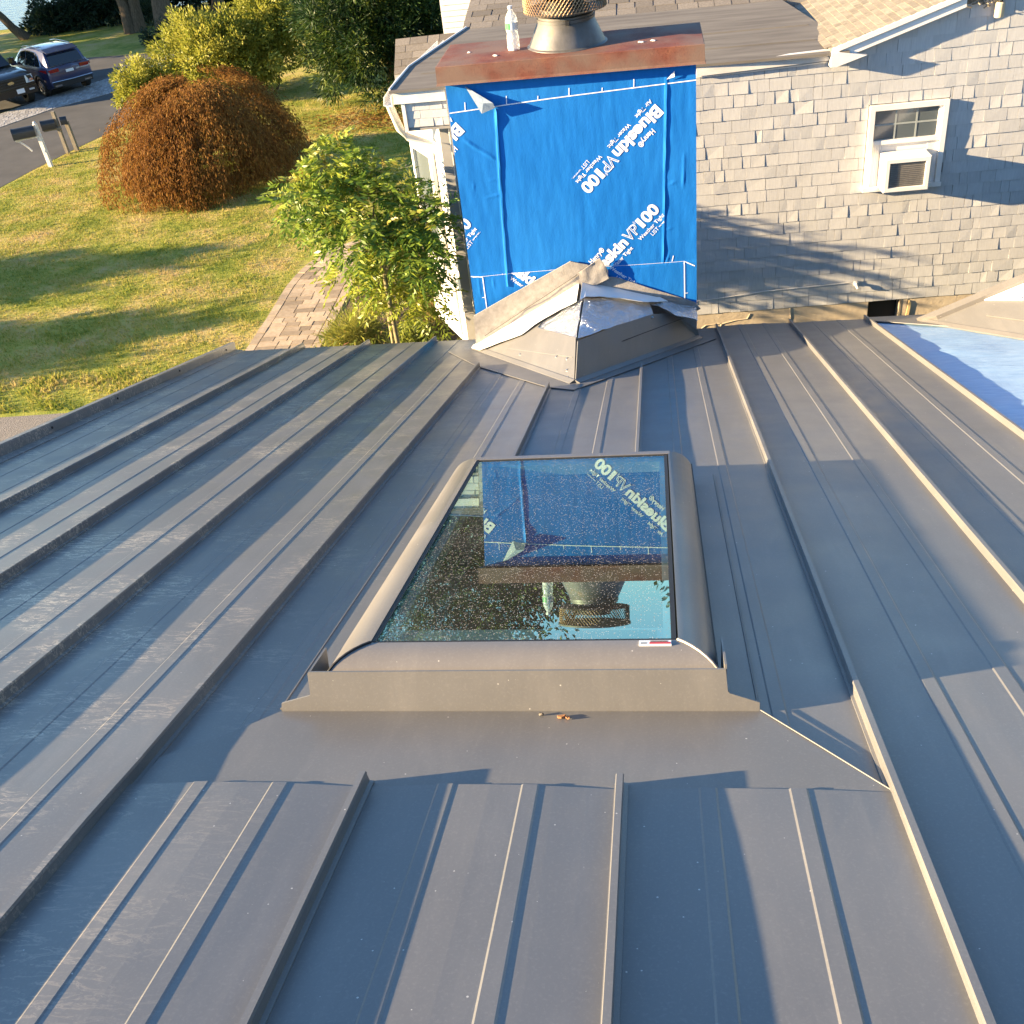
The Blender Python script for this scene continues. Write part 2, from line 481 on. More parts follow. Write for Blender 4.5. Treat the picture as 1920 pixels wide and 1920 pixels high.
def mk_lawn(name, blades):
    m, nt, b, out = new_mat(name)
    geo = nd(nt, 'ShaderNodeNewGeometry')
    def nz(scale, detail, rough=0.6):
        n = nd(nt, 'ShaderNodeTexNoise'); n.inputs['Scale'].default_value = scale; n.inputs['Detail'].default_value = detail
        n.inputs['Roughness'].default_value = rough
        mp = nd(nt, 'ShaderNodeMapping'); mp.inputs['Scale'].default_value = (1, 1, 0.0)
        nt.links.new(geo.outputs['Position'], mp.inputs['Vector']); nt.links.new(mp.outputs[0], n.inputs['Vector'])
        return n.outputs['Fac']
    big = nz(0.9, 5, 0.65); fine = nz(9.0, 4)
    f = math_n(nt, 'ADD', math_n(nt, 'MULTIPLY', big, 0.75), math_n(nt, 'MULTIPLY', fine, 0.25))
    if blades:
        a = nd(nt, 'ShaderNodeAttribute', attribute_name='tone')
        f = math_n(nt, 'ADD', f, math_n(nt, 'MULTIPLY', math_n(nt, 'SUBTRACT', a.outputs['Fac'], 0.5), 0.22))
    c = ramp(nt, f, [(0.36, (0.15, 0.19, 0.026)), (0.47, (0.28, 0.28, 0.048)), (0.57, (0.40, 0.33, 0.10)), (0.68, (0.46, 0.335, 0.16))])
    nt.links.new(c, b.inputs['Base Color'])
    b.inputs['Roughness'].default_value = 0.8; b.inputs['Specular IOR Level'].default_value = 0.15
    if blades:
        t = nd(nt, 'ShaderNodeBsdfTranslucent'); nt.links.new(c, t.inputs['Color'])
        mx = nd(nt, 'ShaderNodeMixShader'); mx.inputs[0].default_value = 0.35
        nt.links.new(b.outputs[0], mx.inputs[1]); nt.links.new(t.outputs[0], mx.inputs[2]); nt.links.new(mx.outputs[0], out.inputs['Surface'])
    else:
        bump(nt, b, nz(40, 4), 0.8, 0.03)
    return m
M['lawn'] = mk_lawn('lawn_soil', False)
M['grass'] = mk_lawn('grass_blade', True)

def mk_water():
    m, nt, b, out = new_mat('bay_water')
    b.inputs['Base Color'].default_value = (0.05, 0.09, 0.12, 1); b.inputs['Roughness'].default_value = 0.12
    bump(nt, b, noise_fac(nt, 1.4, 5, stretch=(1, 2.2, 1)), 0.35, 0.2)
    return m
M['water'] = mk_water()

M['maple'] = leaf_mat('maple_leaf', [(0.0, (0.06, 0.024, 0.010)), (0.35, (0.14, 0.060, 0.018)), (0.65, (0.235, 0.115, 0.028)), (1.0, (0.36, 0.22, 0.055))], trans=0.35, spec=0.1, rough=0.7)
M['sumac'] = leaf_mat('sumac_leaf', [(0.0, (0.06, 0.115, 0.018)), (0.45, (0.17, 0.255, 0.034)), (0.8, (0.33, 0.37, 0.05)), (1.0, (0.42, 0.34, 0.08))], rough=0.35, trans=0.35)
M['privet'] = leaf_mat('shrub_leaf', [(0.0, (0.10, 0.14, 0.022)), (0.5, (0.27, 0.285, 0.04)), (1.0, (0.44, 0.40, 0.08))], trans=0.35)
M['pine'] = leaf_mat('conifer_needle', [(0.0, (0.010, 0.026, 0.008)), (0.4, (0.024, 0.056, 0.012)), (0.7, (0.08, 0.12, 0.018)), (1.0, (0.20, 0.21, 0.03))], trans=0.2)
M['darkleaf'] = leaf_mat('hedge_leaf', [(0.0, (0.014, 0.028, 0.016)), (0.6, (0.030, 0.055, 0.026)), (1.0, (0.06, 0.085, 0.035))], trans=0.2)
M['bed'] = leaf_mat('bed_plant_leaf', [(0.0, (0.06, 0.09, 0.02)), (0.45, (0.16, 0.19, 0.03)), (0.75, (0.28, 0.26, 0.05)), (1.0, (0.30, 0.15, 0.07))], trans=0.35)

# ------------------------------------------------------------------ roof frame
O = V(0.0, -0.35496, 6.3537)
TS = V(0.0, 0.95525, -0.29580)
NR = V(0.0, 0.29580, 0.95525)
def RP(x, s, h=0.0):
    return O + V(x, 0, 0) + TS * s + NR * h
PITCH = 0.5259
def SX(k): return -0.0952 + PITCH * k
S_TOP, S_EAVE, S_BRK, S_WALL = -0.9, 7.92, 1.835, 7.90
YC = 6.75                       # chimney front plane

# ------------------------------------------------------------------ ground
def sheet(name, pts, z, mat):
    mb = MB(); mb.add([(x, y, z) for x, y in pts], [tuple(range(len(pts)))])
    return struct(mb.build(name, mat, recalc=False))

sheet('ground', [(-900, -300), (900, -300), (900, 1500), (-900, 1500)], 0.0, basic('rough_ground', (0.035, 0.05, 0.018), (0.075, 0.085, 0.032), 0.6, 0.95, bstr=0.4, spec=0.1))
sheet('lawn', [(-45, 4), (-3.3, 4), (-3.0, 60), (-45, 52)], 0.003, M['lawn'])
sheet('water', [(-900, 900), (-900, 60), (-60, 50.5), (-30, 51.0), (-22, 53.0), (40, 62), (900, 120), (900, 1400), (-900, 1400)], 0.012, M['water'])
sheet('road', [(-40, 6), (-19.5, 14), (-17.3, 22), (-16.9, 25.7), (-16.65, 27.2), (-16.3, 28.8), (-15.6, 31.6), (-13.0, 39.5), (-15.4, 41.3), (-18.0, 35.75), (-19.4, 34.1), (-20.3, 32.2), (-24, 27), (-44, 12)], 0.008, M['asphalt'])
sheet('driveway', [(-21.3, 34.3), (-19.2, 38.4), (-15.9, 41.6), (-20.0, 42.1), (-21.8, 42.3), (-26.5, 42.6), (-30, 38.5)], 0.006, M['asphalt'])
sheet('gravel_strip', [(-14, 9.5), (-14, 13.3), (-10.3, 13.55), (-9.2, 13.6), (-7.6, 13.2), (-6.8, 12.0), (-6.5, 9.5)], 0.005, M['gravel'])
# a worn darker seam where driveway meets the block apron
mb = MB()
mb.fbox(lambda u, v, w: V(-21.42, 34.12, 0) + V(0.47, 0.883, 0) * u + V(-0.883, 0.47, 0) * v + V(0, 0, w), (-9, -0.05, 0), (6.2, 0.05, 0.03))
struct(mb.build('driveway_joint', M['black']))

# granite block apron between road and driveway: blocks in running rows
apron = sheet('cobble_apron', [(-24.3, 27.2), (-20.27, 32.23), (-19.39, 34.12), (-18.02, 35.71), (-15.4, 41.3), (-16.4, 42.0), (-19.13, 38.27), (-20.34, 36.09), (-21.23, 34.02), (-25.3, 28.8)], 0.010, M['joint'])
def apron_pt(u, v):
    a = [V(-24.0, 27.7, 0), V(-20.27, 32.23, 0), V(-19.39, 34.12, 0), V(-18.02, 35.71, 0), V(-15.7, 40.8, 0)]
    b = [V(-25.0, 29.0, 0), V(-21.23, 34.02, 0), V(-20.34, 36.09, 0), V(-19.13, 38.27, 0), V(-16.6, 42.0, 0)]
    t = u * 4; i = min(int(t), 3); t -= i
    return a[i].lerp(a[i + 1], t).lerp(b[i].lerp(b[i + 1], t), v)
mb = MB()
for r in range(9):
    n = 74; off = random.random()
    for c in range(n):
        u0 = (c + off) / (n + 1); u1 = (c + off + 0.93) / (n + 1)
        v0 = (r + 0.05) / 9; v1 = (r + 0.95) / 9
        if u1 > 1: continue
        h = 0.018 + random.random() * 0.008
        p = [apron_pt(u0, v0), apron_pt(u1, v0), apron_pt(u1, v1), apron_pt(u0, v1)]
        mb.hexa([q + V(0, 0, 0.011) for q in p] + [q + V(0, 0, h) for q in p], random.random())
struct(mb.build('granite_blocks', M['cobble'], apron), 'stuff')

# paver path: a centre line that runs from under the eave and bends right behind the small tree
PATH = [V(-6.15, 11.0, 0), V(-6.18, 14.0, 0), V(-6.2, 15.6, 0), V(-6.2, 17.0, 0), V(-6.24, 18.3, 0), V(-6.1, 19.2, 0), V(-5.7, 19.8, 0), V(-5.0, 20.1, 0), V(-3.5, 20.2, 0)]
def path_eval(d):
    i = 0
    while i < len(PATH) - 2 and d > (PATH[i + 1] - PATH[i]).length:
        d -= (PATH[i + 1] - PATH[i]).length; i += 1
    t = (PATH[i + 1] - PATH[i]); return PATH[i] + t.normalized() * d, t.normalized()
def path_pt(d, v):
    p, t = path_eval(d); p2, t2 = path_eval(max(d - 0.35, 0)); p3, t3 = path_eval(d + 0.35)
    t = (t + t2 + t3).normalized(); return (p + p2 + p3) / 3 + V(t.y, -t.x, 0) * v
mb = MB()
ds = [2.5 + i * 0.25 for i in range(36)]
for a, b in zip(ds[:-1], ds[1:]):
    mb.add([path_pt(a, -0.66), path_pt(a, 0.66), path_pt(b, 0.66), path_pt(b, -0.66)], [(0, 1, 2, 3)])
for i in range(len(mb.v)): mb.v[i] = (mb.v[i][0], mb.v[i][1], 0.012)
path = struct(mb.build('path', M['joint'], recalc=False))
def paver(d0, d1, v0, v1, tone):
    g = 0.0035
    p = [path_pt(d0 + g, v0 + g), path_pt(d0 + g, v1 - g), path_pt(d1 - g, v1 - g), path_pt(d1 - g, v0 + g)]
    z = 0.030 + random.uniform(-0.004, 0.004)
    mb = MB(); c = sum(p, V(0, 0, 0)) / 4
    top = [q.lerp(c, 0.04) for q in p]
    mb.hexa([V(q.x, q.y, 0.0125) for q in p] + [V(q.x, q.y, z) for q in top], tone)
    mb.build('paver', M['paver'], path)
d = 4.2
row = 0
while d < 9.4:
    h = 0.185
    v = -0.495
    while v < 0.48:
        w = random.choice([0.19, 0.24, 0.30, 0.36])
        if v + w > 0.42: w = 0.495 - v
        paver(d, d + h, v, v + w, random.choice([0.1, 0.25, 0.4, 0.55, 0.8, 0.95, 1.0]))
        v += w
    d += h; row += 1
d = 4.2
while d < 9.4:
    for sgn in (-1, 1):
        a, b = (-0.66, -0.50) if sgn < 0 else (0.50, 0.66)
        paver(d, d + 0.23, a, b, random.choice([0.45, 0.7, 0.85, 0.95]))
    d += 0.23

# grass blades over the part of the lawn that is in view
def in_poly(X, Y, poly):
    ins = np.zeros(len(X), bool); j = len(poly) - 1
    for i in range(len(poly)):
        xi, yi = poly[i]; xj, yj = poly[j]
        c = ((yi > Y) != (yj > Y)) & (X < (xj - xi) * (Y - yi) / (yj - yi + 1e-12) + xi)
        ins ^= c; j = i
    return ins
LAWN = [(-16.75, 25.8), (-16.55, 27.3), (-16.2, 28.9), (-15.5, 31.5), (-14.0, 36.0), (-8, 36), (-3, 34), (-3.4, 20.9), (-6.9, 20.3), (-6.95, 14.0), (-7.6, 13.35), (-9.2, 13.7), (-14.5, 13.5), (-17.2, 21.5)]
n = 300000
X = rng.uniform(-17.5, -3, n); Y = rng.uniform(13.2, 36, n)
keep = in_poly(X, Y, LAWN) & (rng.random(n) < np.clip(1.25 - (Y - 13) / 24, 0.35, 1))
X, Y = X[keep], Y[keep]; n = len(X)
clump = 0.5 + 0.5 * np.sin(X * 3.1 + np.sin(Y * 2.3) * 2) * np.sin(Y * 2.7 + np.sin(X * 1.9) * 2)
hgt = (0.03 + 0.05 * rng.random(n) ** 2) * (0.6 + 0.7 * clump)
edge_weeds = (Y < 14.9) & (X < -8.4) & (clump + rng.normal(size=n) * 0.12 > 0.5)
hgt = np.where(edge_weeds, hgt * 1.5, hgt)
a = rng.uniform(0, 2 * np.pi, n); w = rng.uniform(0.006, 0.014, n) * np.where(edge_weeds, 1.6, 1.0)
P = np.stack([X, Y, np.zeros(n)], 1)
S = np.stack([np.cos(a), np.sin(a), np.zeros(n)], 1) * w[:, None]
lean = rng.normal(size=(n, 3)) * 0.6; lean[:, 2] = 1
T = P + unit(lean) * hgt[:, None]
v = np.stack([P - S, P + S, T], 1).reshape(-1, 3)
go = np_mesh('grass', v, 3, rng.random(n), M['grass'])
struct(go, 'stuff')

# ------------------------------------------------------------------ metal roof
roof = thing('metal_roof', 'dark grey standing seam metal roof sloping down to the chimney', 'roof', tuple(RP(0, 4, 0)))

def canning(x, s, k):
    """slight pillowing of the sheet between seams"""
    u = (x - SX(k)) / PITCH
    env = math.sin(math.pi * min(max(u, 0), 1))
    amp, off = {-2: (0.0030, 2.6), -1: (0.0030, 3.0), 0: (0.0032, -0.35), 1: (0.0030, 1.9)}.get(k, (0.0028, 0.6))
    if k == 0 and s <= 1.84: t_ = min(max((s - 1.25) / 0.58, 0), 1); off = -0.75 + 2.6 * t_ * t_
    if s > 1.84 and k < 1: amp, off = 0.0018, 0.2 if k != -2 else -0.4
    return amp * env * (mnoise.noise(V(k * 7.3, s * 1.1, 0)) * 1.2 + off)

def panel(k, s0, s1, h=0.0, xa=None, xb=None, ribs=True, name='roof_panel'):
    x0 = SX(k) if xa is None else xa; x1 = SX(k + 1) if xb is None else xb
    xs = []
    base = [x0 + (x1 - x0) * i / 8 for i in range(9)]
    marks = []
    if ribs:
        for fr in (0.325, 0.655):
            c = SX(k) + PITCH * fr
            if x0 + 0.03 < c < x1 - 0.03: marks.append(c)
    pts = [(x, 0.0) for x in base if all(abs(x - c) > 0.022 for c in marks)]
    for c in marks:
        pts += [(c - 0.0185, 0.0), (c - 0.0145, 0.0022), (c + 0.0145, 0.0022), (c + 0.0185, 0.0)]
    pts.sort()
    ns = max(2, int((s1 - s0) / 0.14))
    mb = MB(); vs = []; fs = []
    for j in range(ns + 1):
        s = s0 + (s1 - s0) * j / ns
        for x, hh in pts:
            vs.append(RP(x, s, h + hh + canning(x, s, k)))
    n = len(pts)
    for j in range(ns):
        for i in range(n - 1):
            fs.append((j * n + i, j * n + i + 1, (j + 1) * n + i + 1, (j + 1) * n + i))
    # turned-down lip at the low end
    o = len(vs)
    for x, hh in pts: vs.append(RP(x, s1, h - 0.03))
    for i in range(n - 1): fs.append((ns * n + i, ns * n + i + 1, o + i + 1, o + i))
    mb.add(vs, fs)
    return mb.build(name, M['roof'], roof, smooth=None)

for k in (-6, -5, -4, -3): panel(k, S_TOP, S_EAVE)
for k in (-2, -1, 0): panel(k, S_TOP, S_BRK, 0.012)
panel(-2, S_BRK - 0.06, 7.6)
panel(-1, 3.9, 7.43, 0.0)
panel(0, S_BRK - 0.06, 3.96, 0.0, xa=0.09)
panel(0, 3.95, 7.45, 0.0)
panel(0, 7.44, S_WALL, 0.0, xa=0.285)
for k in (1, 2): panel(k, S_TOP, S_WALL, 0.007)

SEAM = [(-0.013, 0.0), (-0.013, 0.004), (-0.0065, 0.005), (-0.0065, 0.030), (-0.009, 0.033), (-0.007, 0.0385), (0.0055, 0.0385), (0.0075, 0.033), (0.0058, 0.030), (0.0058, 0.006), (0.015, 0.004), (0.015, 0.0)]
def seam(k, s0, s1, h=0.0, grow=1.0, mat=None):
    mb = MB(); rings = []
    n = max(2, int((s1 - s0) / 0.25))
    for j in range(n + 1):
        s = s0 + (s1 - s0) * j / n
        wob = 0.0012 * mnoise.noise(V(k * 3.1, s * 1.7, 4))
        rings.append([RP(SX(k) + a * grow + wob * b / 0.03, s, h + b * (grow if b > 0.02 else 1)) for a, b in SEAM])
    # bevelled low end
    rings[-1] = [RP(SX(k) + a * grow, s1 - (b * 0.55), h + b) for a, b in SEAM]
    mb.sweep(SEAM, rings)
    return mb.build('seam', M['roof'], roof)
for k in (-5, -4, -3): seam(k, S_TOP, S_EAVE + 0.03)
seam(-2, S_TOP, 1.93, 0.0, 1.12); seam(-2, 1.86, 6.72)
for k, e in ((-1, 5.95), (0, 6.42)):
    seam(k, S_TOP, S_BRK + 0.02, 0.012)
    seam(k, 3.95, e)
seam(1, S_TOP, 2.24, 0.0, 1.06); seam(1, 2.17, 7.86)
seam(2, S_TOP, 7.92); seam(3, S_TOP, 7.92)
# raised seam ends where the panels run out at the eave
# left rake trim
mb = MB()
x0, x1 = -3.318, -3.252
prof = [(x0, -0.12), (x0, 0.066), (x0 + 0.004, 0.07), (x1 - 0.03, 0.07), (x1 - 0.028, 0.062), (x1 - 0.028, 0.012), (x1 + 0.03, 0.004), (x1 + 0.03, 0.0), (x0 + 0.01, 0.0), (x0 + 0.01, -0.12)]
mb.sweep(prof, [[RP(a, s, b) for a, b in prof] for s in (S_TOP, 2.0, 5.0, S_EAVE + 0.02)])
rake = mb.build('rake_trim', M['roof'], roof)
for s in (4.6, 5.25, 6.0, 6.9, 7.75):
    m2 = MB(); m2.lathe(RP(x1 - 0.028, s, 0.04), [(0.0, 0.006), (0.006, 0.005), (0.008, 0.0)], 8, axis=(1, 0, 0))
    m2.build('screw', M['black'], rake)
mb = MB()
mb.fbox(RP, (-3.25, S_EAVE - 0.01, -0.06), (-1.25, S_EAVE + 0.006, -0.004))
mb.build('drip_edge', M['trim_metal'], roof)
# ridge cap and far slope behind the camera
mb = MB()
for z0, z1 in ((0.0, 0.0),):
    a, b = RP(-3.31, S_TOP, 0.0), RP(4.5, S_TOP, 0.0)
    dn = V(0, -5.5, -1.6)
    mb.add([a, b, b + dn, a + dn], [(0, 1, 2, 3)])
mb.build('rear_slope', M['roof'], roof)
mb = MB()
mb.add([RP(-3.31, S_TOP + 0.14, 0.045), RP(4.5, S_TOP + 0.14, 0.045), RP(4.5, S_TOP, 0.07), RP(-3.31, S_TOP, 0.07), RP(-3.31, S_TOP, 0.07) + V(0, -0.14, -0.06), RP(4.5, S_TOP, 0.07) + V(0, -0.14, -0.06)], [(0, 1, 2, 3), (3, 2, 5, 4)])
mb.build('ridge_cap', M['trim_metal'], roof)
# plain right-hand deck
mb = MB()
mb.fbox(RP, (-3.24, S_TOP, -0.14), (-0.80, S_EAVE - 0.02, -0.05)); mb.fbox(RP, (0.30, S_TOP, -0.14), (4.5, S_WALL - 0.02, -0.05)); mb.fbox(RP, (0.12, S_TOP, -0.14), (0.30, 7.42, -0.05))
mb.fbox(RP, (-0.80, S_TOP, -0.14), (0.12, 2.16, -0.05)); mb.fbox(RP, (-0.80, 3.98, -0.14), (0.12, 7.42, -0.05))
mb.build('roof_deck', M['wood_grey'], roof)

# head pan above the skylight: one flat sheet with cut corners and turned edges
PAN = [(-1.125, 1.80), (-1.125, 1.95), (-1.01, 2.045), (-0.915, 2.156), (0.208, 2.156), (0.425, 1.848), (0.425, 1.80)]
mb = MB()
mb.prism([RP(x, s, 0.0065) for x, s in PAN], NR * 0.0035)
pan = mb.build('head_pan', M['trim_metal'], roof)
for (xa, sa), (xb, sb) in ((PAN[4], PAN[5]),):
    m2 = MB(); m2.tube([RP(xa, sa, 0.013), RP((xa + xb) / 2, (sa + sb) / 2, 0.012), RP(xb, sb, 0.010)], 0.0016, 6)
    m2.build('hem', M['trim_metal'], pan)
# loose leaf scraps and pebbles on the pan
for x, s, r, m in ((-0.235, 2.125, 0.011, 'brown_leaf'), (-0.285, 2.135, 0.005, 'gravel'), (-0.222, 2.118, 0.006, 'brown_leaf')):
    mb = MB()
    ring = [RP(x + math.cos(t) * r * random.uniform(0.6, 1.3), s + math.sin(t) * r * random.uniform(0.5, 1.0), 0.0105 + random.random() * 0.004) for t in [i * 0.9 for i in range(7)]]
    top = [p + NR * 0.004 for p in ring]
    mb.sweep(ring, [ring, top])
    o = mb.build('leaf_scrap', M[m])
    tag(o, {0.011: 'largest dry brown leaf scrap below the middle of the skylight flashing', 0.005: 'tiny grey crumb left of the brown leaf scrap', 0.006: 'smaller brown leaf bit touching the larger scrap'}[r], 'leaf')

# cricket base pan: flat plate around the saddle
mb = MB()
PL = [(-1.47, 7.36), (-1.16, 6.72), (-0.62, 5.93), (-0.47, 5.83), (-0.10, 6.46), (0.40, 7.36), (0.40, 7.45), (-1.25, 7.45)]
mb.prism([RP(x, s, 0.004) for x, s in PL], NR * 0.003)
mb.build('saddle_pan', M['roof'], roof)

# walls of the wing under the metal roof (seen only from the side)
wing = thing('roofed_wing', 'low shingled wing carrying the metal roof, mostly hidden below the eave', 'building', (0, 4, 0))
mb = MB()
mb.prism([(-3.1, RP(0, S_TOP).y, 0), (-3.1, 7.05, 0), (-3.1, 7.05, RP(0, 7.75).z - 0.16), (-3.1, RP(0, S_TOP).y, RP(0, S_TOP).z - 0.16)], (0.1, 0, 0))
mb.build('side_wall', M['shingle'], wing)
mb = MB(); mb.box((-3.0, 6.95, 0), (-1.6, 7.05, RP(0, 7.72).z - 0.16)); mb.build('end_wall', M['shingle'], wing)

# ------------------------------------------------------------------ skylight
sky = thing('skylight', 'grey clad skylight with dusty glass mirroring the blue chimney', 'skylight', tuple(RP(-0.35, 3.0, 0)))
GX0, GX1, GS0, GS1, GH = -0.705, 0.026, 2.258, 3.905, 0.137
# front (uphill) apron flashing standing up from the pan
mb = MB()
fl = [(-0.912, 0.008), (-0.91, 0.030), (-0.838, 0.050), (-0.834, 0.056), (-0.834, 0.112), (0.132, 0.114), (0.136, 0.060), (0.140, 0.054), (0.206, 0.031), (0.206, 0.008)]
mb.prism([RP(x, 2.158 + (0.0 if h > 0.06 else 0.0), h) for x, h in fl], TS * 0.006)
ap = mb.build('apron_flashing', M['trim_metal'], sky)
for xx, sg in ((-0.834, -1), (0.132, 1)):
    m2 = MB(); m2.fbox(RP, (xx - 0.0025, 2.16, 0.012), (xx + 0.0025, 2.30, 0.108 if sg < 0 else 0.125)); m2.build('return_flange', M['trim_metal'], ap)
# side flashing with a hemmed edge line
for xa, xb in ((-0.918, -0.80), (0.11, 0.205)):
    m2 = MB(); m2.fbox(RP, (xa, 2.17, 0.0045), (xb, 4.05, 0.0085)); sf = m2.build('side_flashing', M['roof'], sky)
    e = xa if xa < -0.5 else xb
    m3 = MB(); m3.tube([RP(e, 2.17, 0.009), RP(e, 4.05, 0.009)], 0.003, 6); m3.build('hem', M['trim_metal'], sf)
# curb
mb = MB()
for a, b in (((-0.80, 2.17), (-0.745, 3.95)), ((0.065, 2.17), (0.12, 3.95)), ((-0.745, 2.17), (0.065, 2.225)), ((-0.745, 3.93), (0.065, 3.965))):
    mb.fbox(RP, (a[0], a[1], -0.05), (b[0], b[1], 0.085))
mb.build('curb', M['black'], sky)
# rounded cladding
def quarter(n=9):
    return [(math.cos(math.pi / 2 * i / n), math.sin(math.pi / 2 * i / n)) for i in range(n + 1)]
def clad_side(xi, xo, s0, s1):
    mb = MB(); rings = []
    for s in (s0, s0 + 0.12, (s0 + s1) / 2, s1 - 0.004, s1):
        q = 0.96 if s == s1 else 1.0
        off = (GS0 - 2.168) if s < s0 + 0.001 else 0.0
        ring = [RP(xi + (xo - xi) * c, (GS0 - off * c) if s < s0 + 0.001 else max(s, s0), 0.055 + (GH + 0.004 - 0.055) * t * q) for c, t in quarter()]
        ring += [RP(xi, GS0 if s < s0 + 0.001 else s, 0.055)]
        rings.append(ring)
    mb.sweep([0] * len(rings[0]), rings)
    return mb.build('side_cladding', M['clad'], sky, smooth=40)
clad_side(GX0, -0.812, 2.166, 3.94)
clad_side(GX1 + 0.004, 0.122, 2.166, 3.94)
mb = MB(); rings = []
for x in (GX0 + 0.001, GX1 + 0.003):
    sgn = -1 if x < -0.3 else 1
    ring = []
    for c, t in quarter():
        xx = x + sgn * 0.100 * c
        ring.append(RP(xx, GS0 - (GS0 - 2.168) * c, 0.070 + (GH + 0.003 - 0.070) * t))
    ring += [RP(x, GS0, 0.09)]
    rings.append(ring)
mb.sweep([0] * len(rings[0]), rings)
front = mb.build('front_cladding', M['clad'], sky, smooth=40)
for x, sgn in ((GX0 + 0.001, -1), (GX1 + 0.003, 1)):
    m2 = MB()
    pts = [RP(x + sgn * 0.100 * c, GS0 - (GS0 - 2.168) * c, 0.066 + (GH + 0.005 - 0.066) * t) for c, t in quarter()]
    m2.tube(pts, 0.0035, 6); m2.build('corner_joint', M['clad'] if sgn > 0 else M['black'], front)
mb = MB(); mb.fbox(RP, (GX0 - 0.01, GS1, 0.06), (GX1 + 0.01, GS1 + 0.04, GH + 0.004)); mb.build('back_cladding', M['clad'], sky)
mb = MB()
for a, b in (((GX0, GS0), (GX0 + 0.012, GS1)), ((GX1 - 0.012, GS0), (GX1, GS1)), ((GX0, GS0), (GX1, GS0 + 0.010)), ((GX0, GS1 - 0.012), (GX1, GS1))):
    mb.fbox(RP, (a[0], a[1], GH - 0.002), (b[0], b[1], GH + 0.0022))
mb.build('glazing_gasket', M['black'], sky)
mb = MB(); mb.add([RP(GX0, GS0, GH), RP(GX1, GS0, GH), RP(GX1, GS1, GH), RP(GX0, GS1, GH)], [(0, 1, 2, 3)])
mb.build('glass_pane', M['glass'], sky, recalc=False)
# inside: sash, shade cassette and light well
mb = MB()
for a, b in (((GX0, GS0), (GX0 + 0.045, GS1)), ((GX1 - 0.03, GS0), (GX1, GS1)), ((GX0 + 0.045, GS1 - 0.05), (GX1 - 0.03, GS1))):
    mb.fbox(RP, (a[0], a[1], 0.085), (b[0], b[1], 0.125))
mb.build('inner_sash', M['shade_fabric'], sky)
mb = MB(); mb.fbox(RP, (GX0 + 0.045, GS0, 0.085), (GX1 - 0.03, GS0 + 0.10, 0.125)); ca = mb.build('shade_cassette', M['shade_fabric'], sky)
m2 = MB(); m2.fbox(RP, (-0.31, GS0 + 0.022, 0.1255), (GX1 - 0.045, GS0 + 0.085, 0.1275)); m2.build('cassette_plate', M['dark'], ca)
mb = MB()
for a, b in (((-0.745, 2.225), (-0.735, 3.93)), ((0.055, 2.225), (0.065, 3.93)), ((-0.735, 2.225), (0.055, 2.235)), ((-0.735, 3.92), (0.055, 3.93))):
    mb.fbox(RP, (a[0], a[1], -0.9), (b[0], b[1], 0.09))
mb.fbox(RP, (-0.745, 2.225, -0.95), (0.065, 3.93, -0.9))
mb.build('light_well', M['unlit_lining'], sky)

# text helper: lettering as real mesh
def text_mesh(name, body, origin, ex, ey, length, height, mat, parent, bold=0.0, clip=None, rev=False, thick=0.0008, lift=0.001, drape=None):
    cu = bpy.data.curves.new(name, 'FONT'); cu.body = body; cu.size = 1.0; cu.offset = bold
    cu.resolution_u = 4
    to = bpy.data.objects.new(name + '_tmp', cu); COL.objects.link(to)
    dg = bpy.context.evaluated_depsgraph_get()
    me = bpy.data.meshes.new_from_object(to.evaluated_get(dg))
    bpy.data.objects.remove(to, do_unlink=True); bpy.data.curves.remove(cu)
    co = np.empty(len(me.vertices) * 3, np.float32); me.vertices.foreach_get('co', co); co = co.reshape(-1, 3)
    x0, x1 = co[:, 0].min(), co[:, 0].max()
    ex = Vector(ex).normalized(); ey = Vector(ey).normalized(); nz = ex.cross(ey)
    sx = length / (x1 - x0) if length else height / 0.73; sy = height / 0.73
    for v in me.vertices:
        u = (v.co.x - x0) * sx; w = v.co.y * sy
        v.co = Vector(origin) + ex * u + ey * w + nz * lift
    if drape:
        for v in me.vertices: v.co.y = YC - bumpf(v.co.x, v.co.z) - 0.0016 - lift
    bm = bmesh.new(); bm.from_mesh(me)
    if clip:
        for pt, no in clip:
            g = bm.verts[:] + bm.edges[:] + bm.faces[:]
            bmesh.ops.bisect_plane(bm, geom=g, plane_co=pt, plane_no=no, clear_outer=True)
    bm.to_mesh(me); bm.free()
    me.materials.clear(); me.materials.append(mat)
    return link(name, me, parent)

# warning sticker on the front cladding: reads upside down from here
mb = MB(); mb.fbox(RP, (-0.060, 2.232, GH - 0.004), (0.014, 2.2535, GH + 0.0045)); st = mb.build('warning_sticker', M['label_white'], front)
m2 = MB(); m2.fbox(RP, (-0.036, 2.234, GH + 0.0045), (0.0125, 2.243, GH + 0.0052)); m2.build('red_band', M['label_red'], st)
text_mesh('sticker_lettering', 'DANGER', RP(0.010, 2.2355, GH + 0.0053), (-1, 0, 0), TS, 0.042, 0.0062, M['label_white'], st, bold=0.01)
for r in range(3):
    m2 = MB(); m2.fbox(RP, (-0.034, 2.2445 + r * 0.0026, GH + 0.0045), (0.006, 2.2457 + r * 0.0026, GH + 0.0049)); m2.build('small_print', M['black'], st)
m2 = MB(); m2.fbox(RP, (-0.056, 2.236, GH + 0.0045), (-0.042, 2.241, GH + 0.0049)); m2.build('pictogram', M['black'], st)

